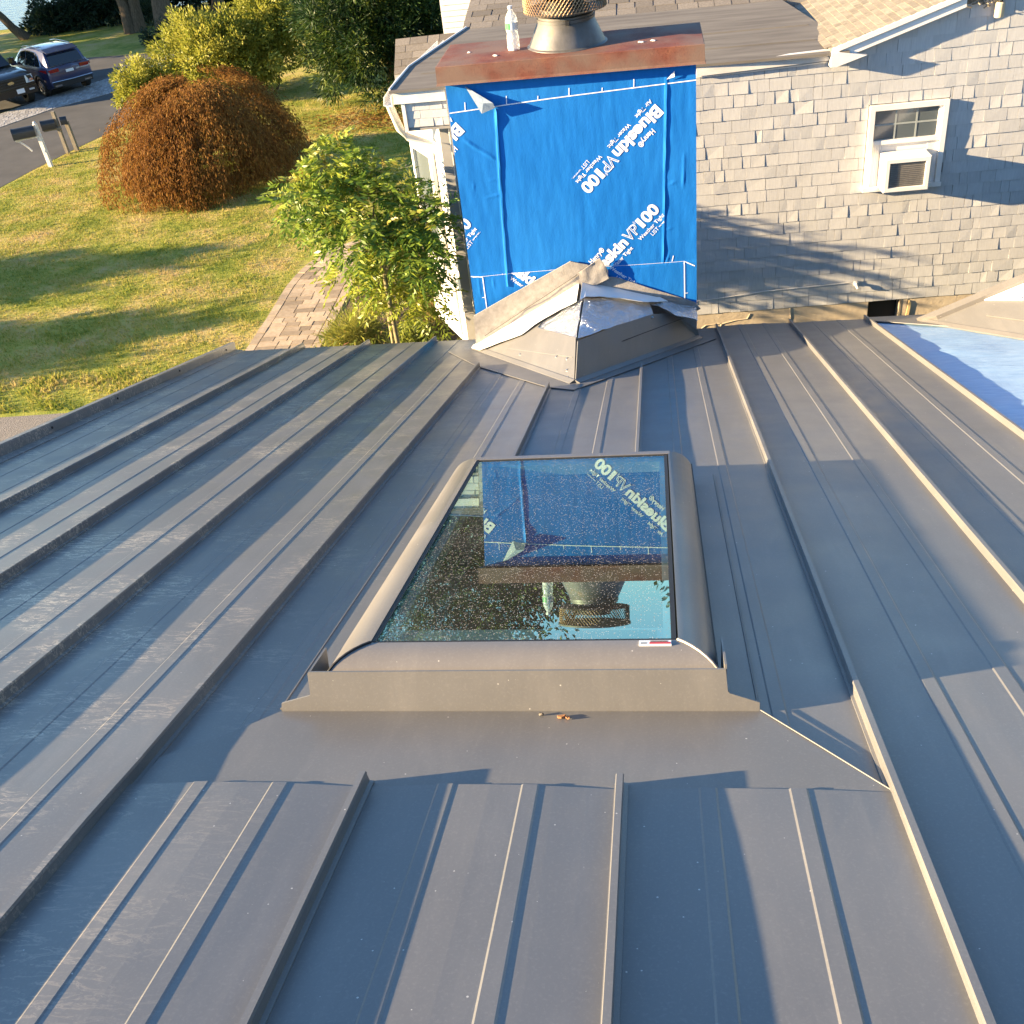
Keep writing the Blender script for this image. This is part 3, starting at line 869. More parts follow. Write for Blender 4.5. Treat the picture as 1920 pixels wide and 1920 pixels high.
# ------------------------------------------------------------------ chimney
CX0, CX1, CZ1 = -1.252, 0.274, 5.965
chim = thing('chimney', 'square chimney wrapped in bright blue membrane under a rusty cap', 'chimney', (-0.49, YC + 0.3, 4.1))
def bumpf(x, z):
    """outward relief of the wrapped sheet: lap ridges, creases, soft waviness"""
    h = 0.0016 * mnoise.noise(V(x * 9, z * 2.2, 1)) + 0.0010 * mnoise.noise(V(x * 26, z * 7, 5))
    def ridge(x0, z0, x1, z1, amp, w, seed):
        d = V(x1 - x0, z1 - z0, 0); L = d.length; d /= L
        p = V(x - x0, z - z0, 0); t = p.dot(d)
        if t < 0 or t > L: return 0.0
        q = abs(p.x * d.y - p.y * d.x)
        fade = min(1, t / 0.05, (L - t) / 0.05)
        a = amp * (0.55 + 0.45 * mnoise.noise(V(t * 9, seed, 0)))
        return a * fade * max(0, 1 - q / w)
    h += ridge(-0.955, 5.80, -0.985, 5.25, 0.011, 0.011, 1) + ridge(-0.985, 5.27, -1.004, 4.60, 0.006, 0.009, 2)
    h += ridge(0.098, 5.88, 0.078, 5.30, 0.007, 0.012, 3) + ridge(0.078, 5.32, 0.055, 4.72, 0.004, 0.010, 4)
    h += ridge(-1.19, 5.63, -0.97, 5.47, 0.010, 0.014, 5)
    for i, (a, b, c, d) in enumerate(((-1.15, 5.36, -1.16, 5.28), (-1.06, 5.36, -0.98, 5.35), (-1.10, 5.24, -0.96, 5.26), (0.09, 5.24, 0.16, 5.27), (0.07, 4.95, 0.13, 4.96), (-1.2, 4.72, -1.2, 4.55), (-1.1, 4.70, -1.1, 4.60), (0.10, 4.80, 0.07, 4.70), (0.2, 5.45, 0.19, 5.2))):
        h += ridge(a, b, c, d, 0.006, 0.012, 9 + i)
    # lapped lower course
    if z < 4.715 + 0.012 * math.sin(x * 5): h += 0.0025
    return h
nx, nz = 220, 240
mb = MB(); vs = []; fs = []
for j in range(nz + 1):
    z = 4.0 + (CZ1 - 4.0) * j / nz
    for i in range(nx + 1):
        x = CX0 + (CX1 - CX0) * i / nx
        vs.append((x, YC - max(bumpf(x, z), -0.002), z))
for j in range(nz):
    for i in range(nx):
        a = j * (nx + 1) + i
        fs.append((a, a + 1, a + nx + 2, a + nx + 1))
mb.add(vs, fs)
mem = mb.build('front_membrane', M['membrane'], chim, smooth=50, recalc=False)
mb = MB(); mb.box((CX0 + 0.002, YC + 0.004, 0.0), (CX1 - 0.002, 7.30, CZ1)); mb.build('chase', M['membrane'], chim)
# lap tapes whose free edges stand off the face
for xa, za, xb, zb, w in ((-0.955, 5.80, -1.004, 4.62, 1), (0.098, 5.90, 0.053, 4.72, -1)):
    mb = MB(); vs = []; fs = []; n = 60
    for j in range(n + 1):
        t = j / n; x = xa + (xb - xa) * t; z = za + (zb - za) * t
        lift = 0.004 + 0.012 * max(0, mnoise.noise(V(t * 7, xa * 9, 2)))
        if xa > 0: lift *= 0.6
        vs += [(x - 0.012, YC - bumpf(x - 0.012, z) - 0.0005, z), (x - 0.005, YC - bumpf(x - 0.005, z) - 0.002, z), (x + 0.004 + 0.004 * mnoise.noise(V(t * 12, 3, xa)), YC - bumpf(x, z) - lift, z)]
    for j in range(n):
        fs += [(j * 3, j * 3 + 1, j * 3 + 4, j * 3 + 3), (j * 3 + 1, j * 3 + 2, j * 3 + 5, j * 3 + 4)]
    mb.add(vs, fs); mb.build('membrane_lap', M['membrane'], chim, recalc=False)
# printed guide lines with ticks
def on_face(x, z, d=0.0): return V(x, YC - bumpf(x, z) - 0.0022 - d, z)
def ink_line(pts, w=0.006):
    mb = MB(); pts2 = []
    for (xa, za), (xb, zb) in zip(pts[:-1], pts[1:]):
        n = max(2, int(math.hypot(xb - xa, zb - za) / 0.02))
        pts2 += [(xa + (xb - xa) * i / n, za + (zb - za) * i / n) for i in range(n)]
    pts2.append(pts[-1])
    vs = []
    for i, (x, z) in enumerate(pts2):
        a = pts2[max(i - 1, 0)]; b = pts2[min(i + 1, len(pts2) - 1)]
        d = V(b[0] - a[0], b[1] - a[1], 0).normalized(); nx_, nz_ = -d.y * w / 2, d.x * w / 2
        vs += [on_face(x + nx_, z + nz_), on_face(x - nx_, z - nz_)]
    mb.add(vs, [(2 * i, 2 * i + 1, 2 * i + 3, 2 * i + 2) for i in range(len(pts2) - 1)])
    mb.build('guide_line', M['print'], mem, recalc=False)
ink_line([(-1.248, 5.792), (-1.02, 5.806)]); ink_line([(-1.0, 5.808), (-0.6, 5.832), (0.0, 5.858), (0.274, 5.869)])
for (xa, za), zb in (((-1.147, 5.80), 5.850), ((-0.884, 5.818), 5.868), ((-0.689, 5.828), 5.853), ((-0.495, 5.838), 5.884), ((-0.293, 5.846), 5.870), ((-0.100, 5.854), 5.905)):
    ink_line([(xa, za), (xa + 0.003, zb)], 0.005)
ink_line([(-1.25, 4.708), (-1.17, 4.699), (-1.168, 4.40)], 0.006); ink_line([(-1.19, 4.55), (-1.168, 4.55)], 0.004)
ink_line([(0.193, 4.425), (0.193, 4.725), (0.262, 4.69)], 0.007); ink_line([(0.193, 4.50), (0.215, 4.50)], 0.004); ink_line([(0.122, 4.77), (0.112, 4.73)], 0.006)
ink_line([(-1.24, 4.70), (-1.0, 4.712), (-0.6, 4.722), (-0.1, 4.722), (0.19, 4.726)], 0.0022)

# product print
LC = [(V(CX0 + 0.003, 0, 0), V(-1, 0, 0))]
def P3(p, d=0.0): return V(p[0], YC - 0.0065 - d, p[1])
def run_print(start, ang, clips, parts=('Blueskin', 'VP', '100'), scale=1.0, subs=True):
    ex = V(math.cos(ang), 0, math.sin(ang)); ey = V(-math.sin(ang), 0, math.cos(ang))
    L = 0.686 * scale; H = 0.076 * scale
    st = V(start[0], 0, start[1])
    def at(u, v): p = st + ex * (u * L) + ey * (v * H); return V(p.x, YC - 0.0065, p.z)
    def t(body, u0, u1, v, h, bold, mat='print', lift=0.0005):
        return text_mesh('print_lettering', body, at(u0, v), ex, ey, (u1 - u0) * L, h * H, M[mat], mem, bold, clips, lift=lift, drape=True)
    if 'Blueskin' in parts: t('Blueskin', 0.0, 0.565, 0, 1.0, 0.042)
    if 'VP' in parts:
        t('VP', 0.575, 0.735, 0, 1.0, 0.022); t('VP', 0.584, 0.728, 0.07, 0.86, -0.022, 'membrane', 0.0011)
        t('®', 0.735, 0.752, 0.75, 0.30, 0.0)
    if '100' in parts: t('1', 0.762, 0.804, 0, 1.0, 0.022); t('00', 0.822, 1.0, 0, 1.0, 0.04)
    if subs:
        t('Henry®', 0.17, 0.36, 1.12, 0.46, 0.02)
        t('Air Tight', 0.0, 0.195, -0.62, 0.34, 0.012)
        t('Water Tight', 0.275, 0.555, -0.62, 0.34, 0.012)
        t('Weather Tight', 0.655, 0.99, -0.62, 0.34, 0.012)
        t('LIST', 0.77, 0.86, -1.12, 0.36, 0.0); t('www.', 0.87, 0.99, -1.02, 0.2, 0.0)
RC = [(V(0.070, 0, 0), V(1, 0, 0))]
a1 = math.atan2(5.27 - 5.747, -0.465 - 0.028)
run_print((0.028, 5.747), a1, None)
a2 = math.atan2(5.086 - 4.751, 0.043 + 0.292)
e2 = V(math.cos(a2), 0, math.sin(a2))
s2 = V(0.043, 0, 5.086) - e2 * 0.686
LOWC = [(V(0, 0, 4.728), V(0, 0, -1))]
run_print((s2.x, s2.z), a2, LOWC + RC)
run_print((-1.214, 5.732), a1 - 0.06, LC)
e3 = V(math.cos(a2), 0, math.sin(a2)); s3 = V(-1.195, 0, 5.075) - e3 * 0.686
run_print((s3.x, s3.z), a2, LC)
# fragments on the lapped lower course
LOWT = [(V(0, 0, 4.716), V(0, 0, 1))]
a4 = math.atan2(-0.073, 0.079)
run_print((-1.10, 4.83), a4 + 0.05, LOWT + [(V(-0.79, 0, 0), V(1, 0, 0))])
run_print((-0.62, 5.00), a4 + 0.1, LOWT, ('VP',), 0.95)

# peeled corner of membrane and a small white tab
mb = MB()
fp = [(-1.130, 5.945, 0.004), (-0.958, 5.850, 0.075), (-0.952, 5.815, 0.055), (-1.039, 5.785, 0.045)]
q = [V(x, YC - d, z) for x, z, d in fp]
mb.add([q[0], q[1], q[2], q[3], (q[0] + q[1] + q[2] + q[3]) / 4 + V(0, -0.012, 0)], [(0, 1, 4), (1, 2, 4), (2, 3, 4), (3, 0, 4)])
mb.add([p + V(0, 0.003, 0) for p in q], [(0, 1, 2, 3)])
mb.build('peeled_flap', basic('membrane_backing', (0.10, 0.15, 0.24), (0.19, 0.24, 0.32), 25, 0.4, bstr=0.3), mem, recalc=False)
mb = MB(); mb.add([V(0.098, YC - 0.010, 5.888), V(0.146, YC - 0.022, 5.936), V(0.146, YC - 0.016, 5.900)], [(0, 1, 2)]); mb.build('white_tab', M['white_film'], mem, recalc=False)

# rusty cap
cap_z0, cap_z1 = 5.972, 6.081
mb = MB()
cx0, cx1, cy0, cy1 = -1.288, 0.322, 6.688, 7.31
ring = lambda d, z: [V(cx0 - d, cy0 - d, z), V(cx1 + d, cy0 - d, z), V(cx1 + d, cy1 + d, z), V(cx0 - d, cy1 + d, z)]
mb.sweep([0] * 4, [ring(-0.04, cap_z0 + 0.004), ring(0.009, cap_z0), ring(0.002, cap_z0 + 0.014), ring(0.0, cap_z1 - 0.003), ring(-0.004, cap_z1), ring(-0.20, cap_z1 + 0.004)])
cap = mb.build('cap', M['rust'], chim)
m2 = MB()
for x, y in ((-0.04, 6.86), (-0.055, 6.87), (0.02, 6.88), (-1.12, 7.0), (-0.93, 6.84), (-0.94, 6.85), (0.03, 6.87)):
    m2.lathe((x, y, cap_z1), [(0.010, 0), (0.012, 0.006), (0.004, 0.010)], 6, caps=True)
m2.build('bird_droppings', M['white'], cap)

# flue
FX, FY = -0.503, 7.02
mb = MB()
mb.lathe((FX, FY, 6.080), [(0.252, 0.0), (0.250, 0.006), (0.236, 0.014), (0.176, 0.142), (0.170, 0.150)], 40)
flue = mb.build('flue', M['flue'], chim, smooth=35)
m2 = MB(); m2.lathe((FX, FY, 6.224), [(0.171, 0.0), (0.178, 0.002), (0.178, 0.018), (0.172, 0.020), (0.172, 0.032), (0.165, 0.034), (0.150, 0.036), (0.150, 0.072)], 40)
col = m2.build('storm_collar', M['flue'], flue, smooth=35)
m2 = MB(); m2.lathe((FX, FY, 6.20), [(0.12, 0.0), (0.12, 0.14)], 24); m2.build('inner_pipe', M['black'], flue, smooth=35)
m2 = MB(); m2.fbox(lambda u, v, w: V(FX + 0.02 + u, FY - 0.182 + v, 6.232 + w), (-0.01, -0.008, -0.012), (0.012, 0.006, 0.014)); m2.build('clamp', M['black'], flue)
# expanded metal spark arrestor
mb = MB(); N = 68; R = 0.255; z0, z1 = 6.286, 6.405; rows = 8
for r in range(rows):
    za = z0 + (z1 - z0) * r / rows; zb = z0 + (z1 - z0) * (r + 1) / rows
    for k in range(N):
        for sg in (0.5, -0.5):
            o = 0.5 if r % 2 else 0.0
            t0 = 2 * math.pi * (k + o) / N; t1 = 2 * math.pi * (k + o + sg) / N
            def pt(t, z, rr): return (FX + math.cos(t) * rr, FY + math.sin(t) * rr, z)
            w = 0.0032
            mb.add([pt(t0, za - w, R), pt(t1, zb - w, R), pt(t1, zb + w, R - 0.004), pt(t0, za + w, R - 0.004)], [(0, 1, 2, 3)])
cage = mb.build('spark_screen', M['cage'], flue, recalc=False)
m2 = MB(); m2.lathe((FX, FY, 6.275), [(0.15, 0.0), (0.20, 0.004), (0.252, 0.010), (0.258, 0.016)], 40); m2.build('screen_base', M['flue'], flue, smooth=35)
m2 = MB(); m2.lathe((FX, FY, 6.40), [(0.262, 0.0), (0.264, 0.012), (0.20, 0.022), (0.0, 0.028)], 40); m2.build('rain_lid', M['flue'], flue, smooth=35)

# bottle on the cap
bt = thing('water_bottle', 'clear plastic water bottle with green label standing on the rusty cap', 'bottle', (-0.831, 6.96, 6.081))
BZ = 6.0830
mb = MB(); mb.lathe((-0.831, 6.96, BZ), [(0.026, 0.0), (0.036, 0.004), (0.0385, 0.020), (0.0375, 0.035), (0.0388, 0.045), (0.0375, 0.06), (0.0388, 0.07), (0.036, 0.088), (0.0335, 0.10), (0.036, 0.112), (0.0388, 0.122), (0.0388, 0.165), (0.036, 0.185), (0.028, 0.205), (0.017, 0.222), (0.0135, 0.230), (0.0135, 0.240)], 24)
mb.build('bottle_body', M['pet'], bt, smooth=50)
mb = MB(); mb.lathe((-0.831, 6.96, BZ + 0.238), [(0.0155, 0.0), (0.0155, 0.016), (0.0, 0.018)], 16); mb.build('bottle_cap', M['label_white'], bt, smooth=40)
mb = MB(); mb.lathe((-0.831, 6.96, BZ + 0.123), [(0.0392, 0.0), (0.0392, 0.040)], 24); lb = mb.build('paper_label', M['label_white'], bt, smooth=40)
mb = MB()
vs = []; fs = []
for i in range(7):
    t = math.radians(200 + i * 10)
    for z in (0.124, 0.162): vs.append((-0.831 + math.cos(t) * 0.0396, 6.96 + math.sin(t) * 0.0396, BZ + z))
mb.add(vs, [(2 * i, 2 * i + 2, 2 * i + 3, 2 * i + 1) for i in range(6)]); mb.build('green_band', M['green_label'], lb, recalc=False)

# ------------------------------------------------------------------ cricket (saddle) in front of the chimney
cr = thing('chimney_saddle', 'half finished metal saddle with white film and foil against the chimney foot', 'roof saddle', (-0.49, 6.3, 4.3))
CA, CB, CD, CP = V(-1.283, 6.757, 4.151), V(-0.477, 5.402, 4.571), V(0.286, 6.748, 4.154), V(-0.493, 6.75, 4.596)
NL = V(-0.49043, -0.02205, 0.8712); NRT = V(0.49335, -0.01034, 0.86977); NF = V(0, -1, 0)
def patch(name, poly, nrm, lift, thick, mat, sub=0, amp=0.0, seed=0, label=None, freq=14):
    poly = [Vector(p) + nrm * lift for p in poly]
    bm = bmesh.new()
    f = bm.faces.new([bm.verts.new(p) for p in poly])
    bmesh.ops.triangulate(bm, faces=bm.faces[:])
    for _ in range(sub): bmesh.ops.subdivide_edges(bm, edges=bm.edges[:], cuts=1, use_grid_fill=True)
    bmesh.ops.triangulate(bm, faces=bm.faces[:])
    for v in bm.verts:
        if amp: v.co += nrm * amp * (mnoise.noise(v.co * freq + V(seed, 0, 0)) + 0.5 * mnoise.noise(v.co * freq * 2.7 + V(seed, 3, 0)))
    ext = bmesh.ops.extrude_face_region(bm, geom=bm.faces[:])
    for v in [g for g in ext['geom'] if isinstance(g, bmesh.types.BMVert)]: v.co -= nrm * thick
    bmesh.ops.recalc_face_normals(bm, faces=bm.faces)
    me = bpy.data.meshes.new(name); bm.to_mesh(me); bm.free()
    me.materials.append(mat)
    me.shade_smooth(); me.set_sharp_from_angle(angle=math.radians(40))
    o = link(name, me, cr)
    if label: o['label'] = label
    return o
# core under the sheets
mb = MB(); mb.add([CA, CB, CD, CP], [(0, 1, 3), (1, 2, 3), (0, 3, 2), (0, 2, 1)]); mb.build('core', M['wood_grey'], cr)
lm = [(-1.270, 6.765, 4.160), (-0.474, 5.425, 4.573), (-0.492, 5.969, 4.577), (-0.785, 6.46, 4.424), (-0.72, 6.56, 4.46), (-1.0, 6.68, 4.31), (-1.22, 6.74, 4.19)]
patch('saddle_sheet', lm, NL, 0.016, 0.006, M['trim_metal'], 1, 0.0015, 1, 'sunlit left side sheet')
CE = V(0.269, 6.75, 4.375); NU = V(0.27852, -0.01458, 0.96032); NW = V(0.87703, -0.47513, 0.07122)
NM = V(0.79131, -0.28033, 0.54336)
patch('saddle_sheet', [(-0.477, 5.412, 4.576), (0.286, 6.740, 4.152), (0.278, 6.745, 4.22), (0.150, 6.70, 4.33), (0.051, 6.606, 4.423), (-0.037, 6.472, 4.482), (-0.268, 6.059, 4.605), (-0.470, 5.682, 4.704)], NM, 0.006, 0.005, M['trim_metal'], 1, 0.0015, 2, 'shaded right side sheet')
patch('foil_sheet', [(-0.80, 6.47, 4.416), (-0.492, 5.95, 4.577), (-0.475, 6.50, 4.598), (-0.70, 6.60, 4.47)], NL, 0.013, 0.003, M['foil'], 4, 0.007, 3, None, 11)
patch('foil_sheet', [(-0.491, 5.93, 4.583), (-0.475, 6.52, 4.587), (-0.248, 6.65, 4.523), (-0.054, 6.66, 4.467), (-0.02, 6.50, 4.455), (-0.275, 6.20, 4.525)], NU, 0.020, 0.003, M['foil'], 4, 0.010, 4, None, 11)
patch('foil_sheet', [(-0.054, 6.64, 4.467), (0.089, 6.735, 4.427), (0.262, 6.746, 4.377), (0.262, 6.52, 4.375), (0.051, 6.57, 4.436)], NU, 0.028, 0.003, M['foil'], 4, 0.014, 14, None, 11)
patch('release_film', [(-1.29, 6.71, 4.160), (-1.215, 6.60, 4.195), (-0.892, 6.46, 4.365), (-0.76, 6.496, 4.439), (-0.618, 6.486, 4.519), (-0.502, 6.455, 4.584), (-0.500, 6.742, 4.592), (-1.28, 6.742, 4.165)], NL, 0.034, 0.004, M['white_film'], 2, 0.004, 5, 'bright white strip on the sunny side')
patch('release_film', [(-0.500, 6.742, 4.597), (-0.504, 6.437, 4.594), (-0.465, 6.504, 4.584), (-0.352, 6.56, 4.552), (-0.248, 6.587, 4.522), (-0.072, 6.608, 4.472), (0.071, 6.703, 4.432), (0.0, 6.742, 4.45)], NU, 0.040, 0.004, M['white_film'], 2, 0.006, 6, 'shaded white strip on the right side')
# felt collar on the chimney face
patch('felt_collar', [(-1.262, 6.75, 4.425), (-0.56, 6.75, 4.782), (-0.441, 6.75, 4.751), (-0.480, 6.75, 4.703), (-0.480, 6.75, 4.575), (-1.275, 6.75, 4.185)], NF, 0.026, 0.012, M['felt'], 3, 0.008, 7, None, 6)
patch('felt_collar', [(-0.49, 6.75, 4.575), (-0.325, 6.75, 4.653), (-0.263, 6.75, 4.645), (0.26, 6.75, 4.434), (0.300, 6.75, 4.385), (0.272, 6.75, 4.37), (0.1, 6.75, 4.40)], NF, 0.016, 0.006, M['felt'], 3, 0.008, 8, None, 6)
patch('felt_collar', [(-0.35, 6.75, 4.52), (0.272, 6.75, 4.40), (0.272, 6.75, 4.14), (0.0, 6.75, 4.25)], NF, 0.006, 0.004, M['felt'], 2, 0.001, 18)
patch('felt_fold', [(-0.511, 6.75, 4.703), (-0.363, 6.75, 4.798), (-0.313, 6.75, 4.71), (-0.312, 6.75, 4.653), (-0.492, 6.75, 4.565)], NF, 0.045, 0.008, M['felt'], 3, 0.014, 9, None, 9)
for a, b in (((-1.20, 4.275), (-0.52, 4.690)),):
    mb = MB(); pts = [V(a[0] + (b[0] - a[0]) * i / 14, YC - 0.034 - 0.004 * random.random(), a[1] + (b[1] - a[1]) * i / 14) for i in range(15)]
    mb.tube(pts, 0.0022, 5); mb.build('crease_shade', M['black'], cr)  # thin black line drawn in as the shade of the felt's fold
# turned flange along the base, corner and screws
for p, q, m in ((CA, CB, 'trim_metal'), (CB, CD, 'trim_metal')):
    mb = MB(); n = (NL if p is CA else NRT)
    out = (q - p).cross(V(0, 0, 1)).normalized()
    if out.y > 0: out = -out
    prof = [V(0, 0, 0), out * 0.034, out * 0.034 + V(0, 0, 0.007), V(0, 0, 0.020)]
    lift = NR * 0.008
    mb.sweep(prof, [[c + a + lift for a in prof] for c in (p, p.lerp(q, 0.5), q)])
    mb.build('base_flange', M[m], cr)
for a, b, n in ((lm[0], lm[3], NL), ):
    pass
for poly, n in (((-0.90, 6.20, 4.385), NL), ((-0.62, 5.86, 4.52), NL), ((-0.545, 5.75, 4.56), NL), ((-0.53, 5.60, 4.55), NL), ((-0.52, 5.50, 4.55), NL), ((-0.30, 6.12, 4.53), NU), ((-0.03, 6.45, 4.46), NU)):
    p = Vector(poly); base = CB; p = p - n * (p - base).dot(n) + n * 0.016
    mb = MB(); mb.lathe(p, [(0.009, 0.0), (0.008, 0.004), (0.0, 0.006)], 8, axis=n); mb.build('screw_head', M['screw'], cr)
for (a, b, n) in ((V(-1.02, 6.44, 4.30), V(-0.50, 5.72, 4.57), NL), (V(-0.47, 5.70, 4.57), V(0.22, 6.60, 4.38), NU)):
    mb = MB(); pts = []
    for i in range(9):
        p = a.lerp(b, i / 8); p = p - n * (p - CB).dot(n) + n * 0.0165; pts.append(p)
    mb.tube(pts, 0.0025, 5); mb.build('bend_line', M['trim_metal'] if n is NL else M['black'], cr)  # black on the right side: shade along the bend put into the colour

# ------------------------------------------------------------------ the shingled house
BW = math.radians(3.5)
WT = V(math.cos(BW), math.sin(BW), 0); WN = V(math.sin(BW), -math.cos(BW), 0)
W0 = V(0.274, YC + 0.004, 0)
def WP(t, z, d=0.0): return W0 + WT * t + V(0, 0, z) + WN * d
house = thing('shingled_house', 'pale grey cedar shingled house behind the metal roof, with white trim', 'house', (1.0, 8.5, 0))
RAKE = lambda t: 5.905 + 0.315 * (t - 0.79)        # underside of the gable trim
def wall_top(t): return 5.90 if t < 0.80 else RAKE(t)
mb = MB()
pl = [(-1.52, 4.33), (-1.52, 5.96), (0.79, 5.96), (3.2, 5.96 + 0.315 * 2.41), (3.2, 4.33)]
mb.prism([WP(t, z, -0.002) for t, z in pl], -WN * 0.12)
wall = mb.build('front_wall', M['sheath'], house)
WIN = (1.036, 1.512, 5.105, 5.628)
EXPO = 0.0752
recs = []
r = 0
z = 4.335
while z < 6.85:
    t = -1.52 - random.random() * 0.05
    zt = z + EXPO
    while t < 2.75:
        w = random.choice([0.045, 0.055, 0.065, 0.075, 0.085, 0.10, 0.115, 0.13]) * random.uniform(0.92, 1.08)
        t0, t1 = max(t, -1.515), t + w
        t = t1
        if t1 - t0 < 0.012: continue
        top = wall_top(0.5 * (t0 + t1))
        if z > top - 0.005 or t0 > 2.7: continue
        # cut around the window
        if t1 > WIN[0] and t0 < WIN[1] and zt > WIN[2] and z < WIN[3]:
            ma, mb_ = max(t0, WIN[0]), min(t1, WIN[1])
            if z < WIN[3] < zt: recs.append((ma, mb_, WIN[3], min(zt + 0.012, top)))
            if z < WIN[2] < zt: recs.append((ma, mb_, z, WIN[2]))
            if t0 < WIN[0] - 0.012: t1 = WIN[0]
            elif t1 > WIN[1] + 0.012: t0 = WIN[1]
            else: continue
        recs.append((t0, t1, z, min(zt + 0.012, top)))
    z += EXPO; r += 1
def shingle(mb, F, t0, t1, z0, z1, th=0.0075, curl=1.0, gap=1.0):
    g = random.choice([0.0002, 0.0003, 0.0004, 0.0008, 0.0016])
    g *= 4.0 if curl < 0.5 else 1.0
    t0 += g; t1 -= g
    j = random.uniform(-0.0012, 0.0010)
    tw = random.gauss(0, 0.0007) * curl
    if random.random() < 0.022: tw += random.choice([-1, 1, 1]) * 0.0032 * curl
    th = th * random.uniform(0.8, 1.2)
    tl, tr = max(th - tw, 0.004), max(th + tw, 0.004)
    sk = random.uniform(-0.002, 0.002)
    mb.hexa([F(t0, z0 + j, 0.0), F(t1, z0 + j + sk, 0.0), F(t1, z1, 0.0), F(t0, z1, 0.0),
             F(t0, z0 + j, tl), F(t1, z0 + j + sk, tr), F(t1, z1, 0.0035 + 0.3 * (tr - th)), F(t0, z1, 0.0035 + 0.3 * (tl - th))], random.random())
def shingle_field(recs, F, mat, parent, name, keep=300, th=0.0075, curl=1.0, visible=lambda r: True, stuff='shingle_courses'):
    vis = [r for r in recs if visible(r)]
    vis.sort(key=lambda r: -(r[1] - r[0]) * (r[3] - r[2]))
    big = set(vis[:keep]); rest = MB()
    for r in recs:
        if r in big:
            mb = MB(); shingle(mb, F, *r, th=th, curl=curl); mb.build(name, mat, parent)
        else: shingle(rest, F, *r, th=th, curl=curl)
    if rest.v: struct(rest.build(stuff, mat, parent), 'stuff')
shingle_field(recs, WP, M['shingle'], wall, 'shingle', 300, visible=lambda r: -0.05 < r[0] < 2.15 and (r[2] > 4.33 + 0.25 * max(0, r[0] - 1.6)))

# foundation
mb = MB(); mb.prism([WP(t, z, 0.002) for t, z in ((-1.52, 1.5), (-1.52, 4.335), (1.147, 4.335), (1.147, 1.5))], -WN * 0.15)
fo = mb.build('foundation', M['concrete'], house)
mb = MB(); mb.prism([WP(t, z, 0.002) for t, z in ((1.36, 1.5), (1.36, 4.335), (3.2, 4.335), (3.2, 1.5))], -WN * 0.15); mb.build('foundation', M['concrete'], house)
mb = MB(); mb.prism([WP(t, z, -0.09) for t, z in ((1.14, 1.5), (1.14, 4.335), (1.37, 4.335), (1.37, 1.5))], -WN * 0.05); mb.build('crawl_vent', M['dark'], house)
for t, w in ((1.355, 0.012), (1.40, 0.010)):
    mb = MB(); mb.prism([WP(t, 4.1, 0.004), WP(t + w, 4.1, 0.004), WP(t + w, 4.33, 0.004), WP(t, 4.33, 0.004)], -WN * 0.03); mb.build('vent_stud', M['wood_grey'], house)
mb = MB(); mb.prism([WP(1.40, 4.19, 0.01), WP(1.42, 4.18, 0.01), WP(1.43, 4.30, 0.01), WP(1.415, 4.32, 0.01)], -WN * 0.02); mb.build('wood_scrap', basic('raw_pine', (0.6, 0.45, 0.22), rough=0.7), house)
for pts in ([(0.02, 4.22), (0.06, 4.25), (0.16, 4.255)], [(0.16, 4.19), (0.165, 4.25), (0.26, 4.27), (0.34, 4.275), (0.36, 4.31)], [(0.63, 4.18), (0.635, 4.26), (0.628, 4.33)]):
    mb = MB(); mb.tube([WP(t, z, 0.003) for t, z in pts], 0.004, 5); mb.build('crack_patch', M['concrete'], fo)
# cable and spigot
spig = thing('pipe_stub', 'small white pipe elbow poking out low on the shingle wall', 'pipe', tuple(WP(1.054, 4.466)))
mb = MB(); mb.tube([WP(1.05, 4.475, 0.0), WP(1.05, 4.473, 0.03), WP(1.06, 4.45, 0.036)], 0.010, 8); mb.build('elbow', M['white_dirty'], spig)
mb = MB(); mb.lathe(WP(1.05, 4.475, 0.01), [(0.018, 0), (0.018, 0.006), (0.01, 0.007)], 10, axis=WN); mb.build('escutcheon', M['white_dirty'], spig)
mb = MB(); mb.tube([WP(0.0, 4.440, 0.014), WP(0.2, 4.452, 0.015), WP(0.45, 4.472, 0.014), WP(0.7, 4.478, 0.015), WP(1.0, 4.486, 0.014), WP(1.05, 4.476, 0.016)], 0.003, 5)
cable = mb.build('wall_cable', M['white_dirty']); tag(cable, 'thin white cable stapled along a low shingle course', 'cable')

# white fascia of the low roof, left and right of the chimney
mb = MB()
mb.prism([WP(0.0, 5.895, 0.004), WP(0.79, 5.912, 0.004), WP(0.79, 5.972, 0.004), WP(0.0, 5.955, 0.004)], WN * 0.030); mb.build('fascia', M['white_dirty'], house)
mb = MB(); mb.tube([WP(0.0, 5.885, 0.012), WP(0.3, 5.889, 0.014), WP(0.6, 5.895, 0.013), WP(0.77, 5.90, 0.014)], 0.004, 5); mb.build('fascia_cable', M['white'], house)
mb = MB(); mb.box((-1.585, YC - 0.03, 5.878), (-1.255, YC + 0.01, 5.945)); mb.build('fascia', M['white_dirty'], house)

# low slope roof of rolled roofing
LP = lambda x, y: V(x, y, 5.965 + (y - YC) * 0.0524)
mb = MB()
pl = [LP(-1.60, 6.70), LP(1.155, 6.72), LP(1.172, 6.93), LP(0.905, 8.05), LP(-1.29, 8.07), LP(-1.56, 7.20)]
mb.prism([p + V(0, 0, -0.015) for p in pl], (0, 0, 0.015)); low = mb.build('low_roof', M['rolled'], house)
for y in (7.02, 7.36):
    m2 = MB(); m2.fbox(lambda u, v, w: LP(u, y + v) + V(0, 0, w), (-1.45, -0.004, 0.0), (1.0, 0.004, 0.004)); m2.build('roll_lap', M['rolled'], low)
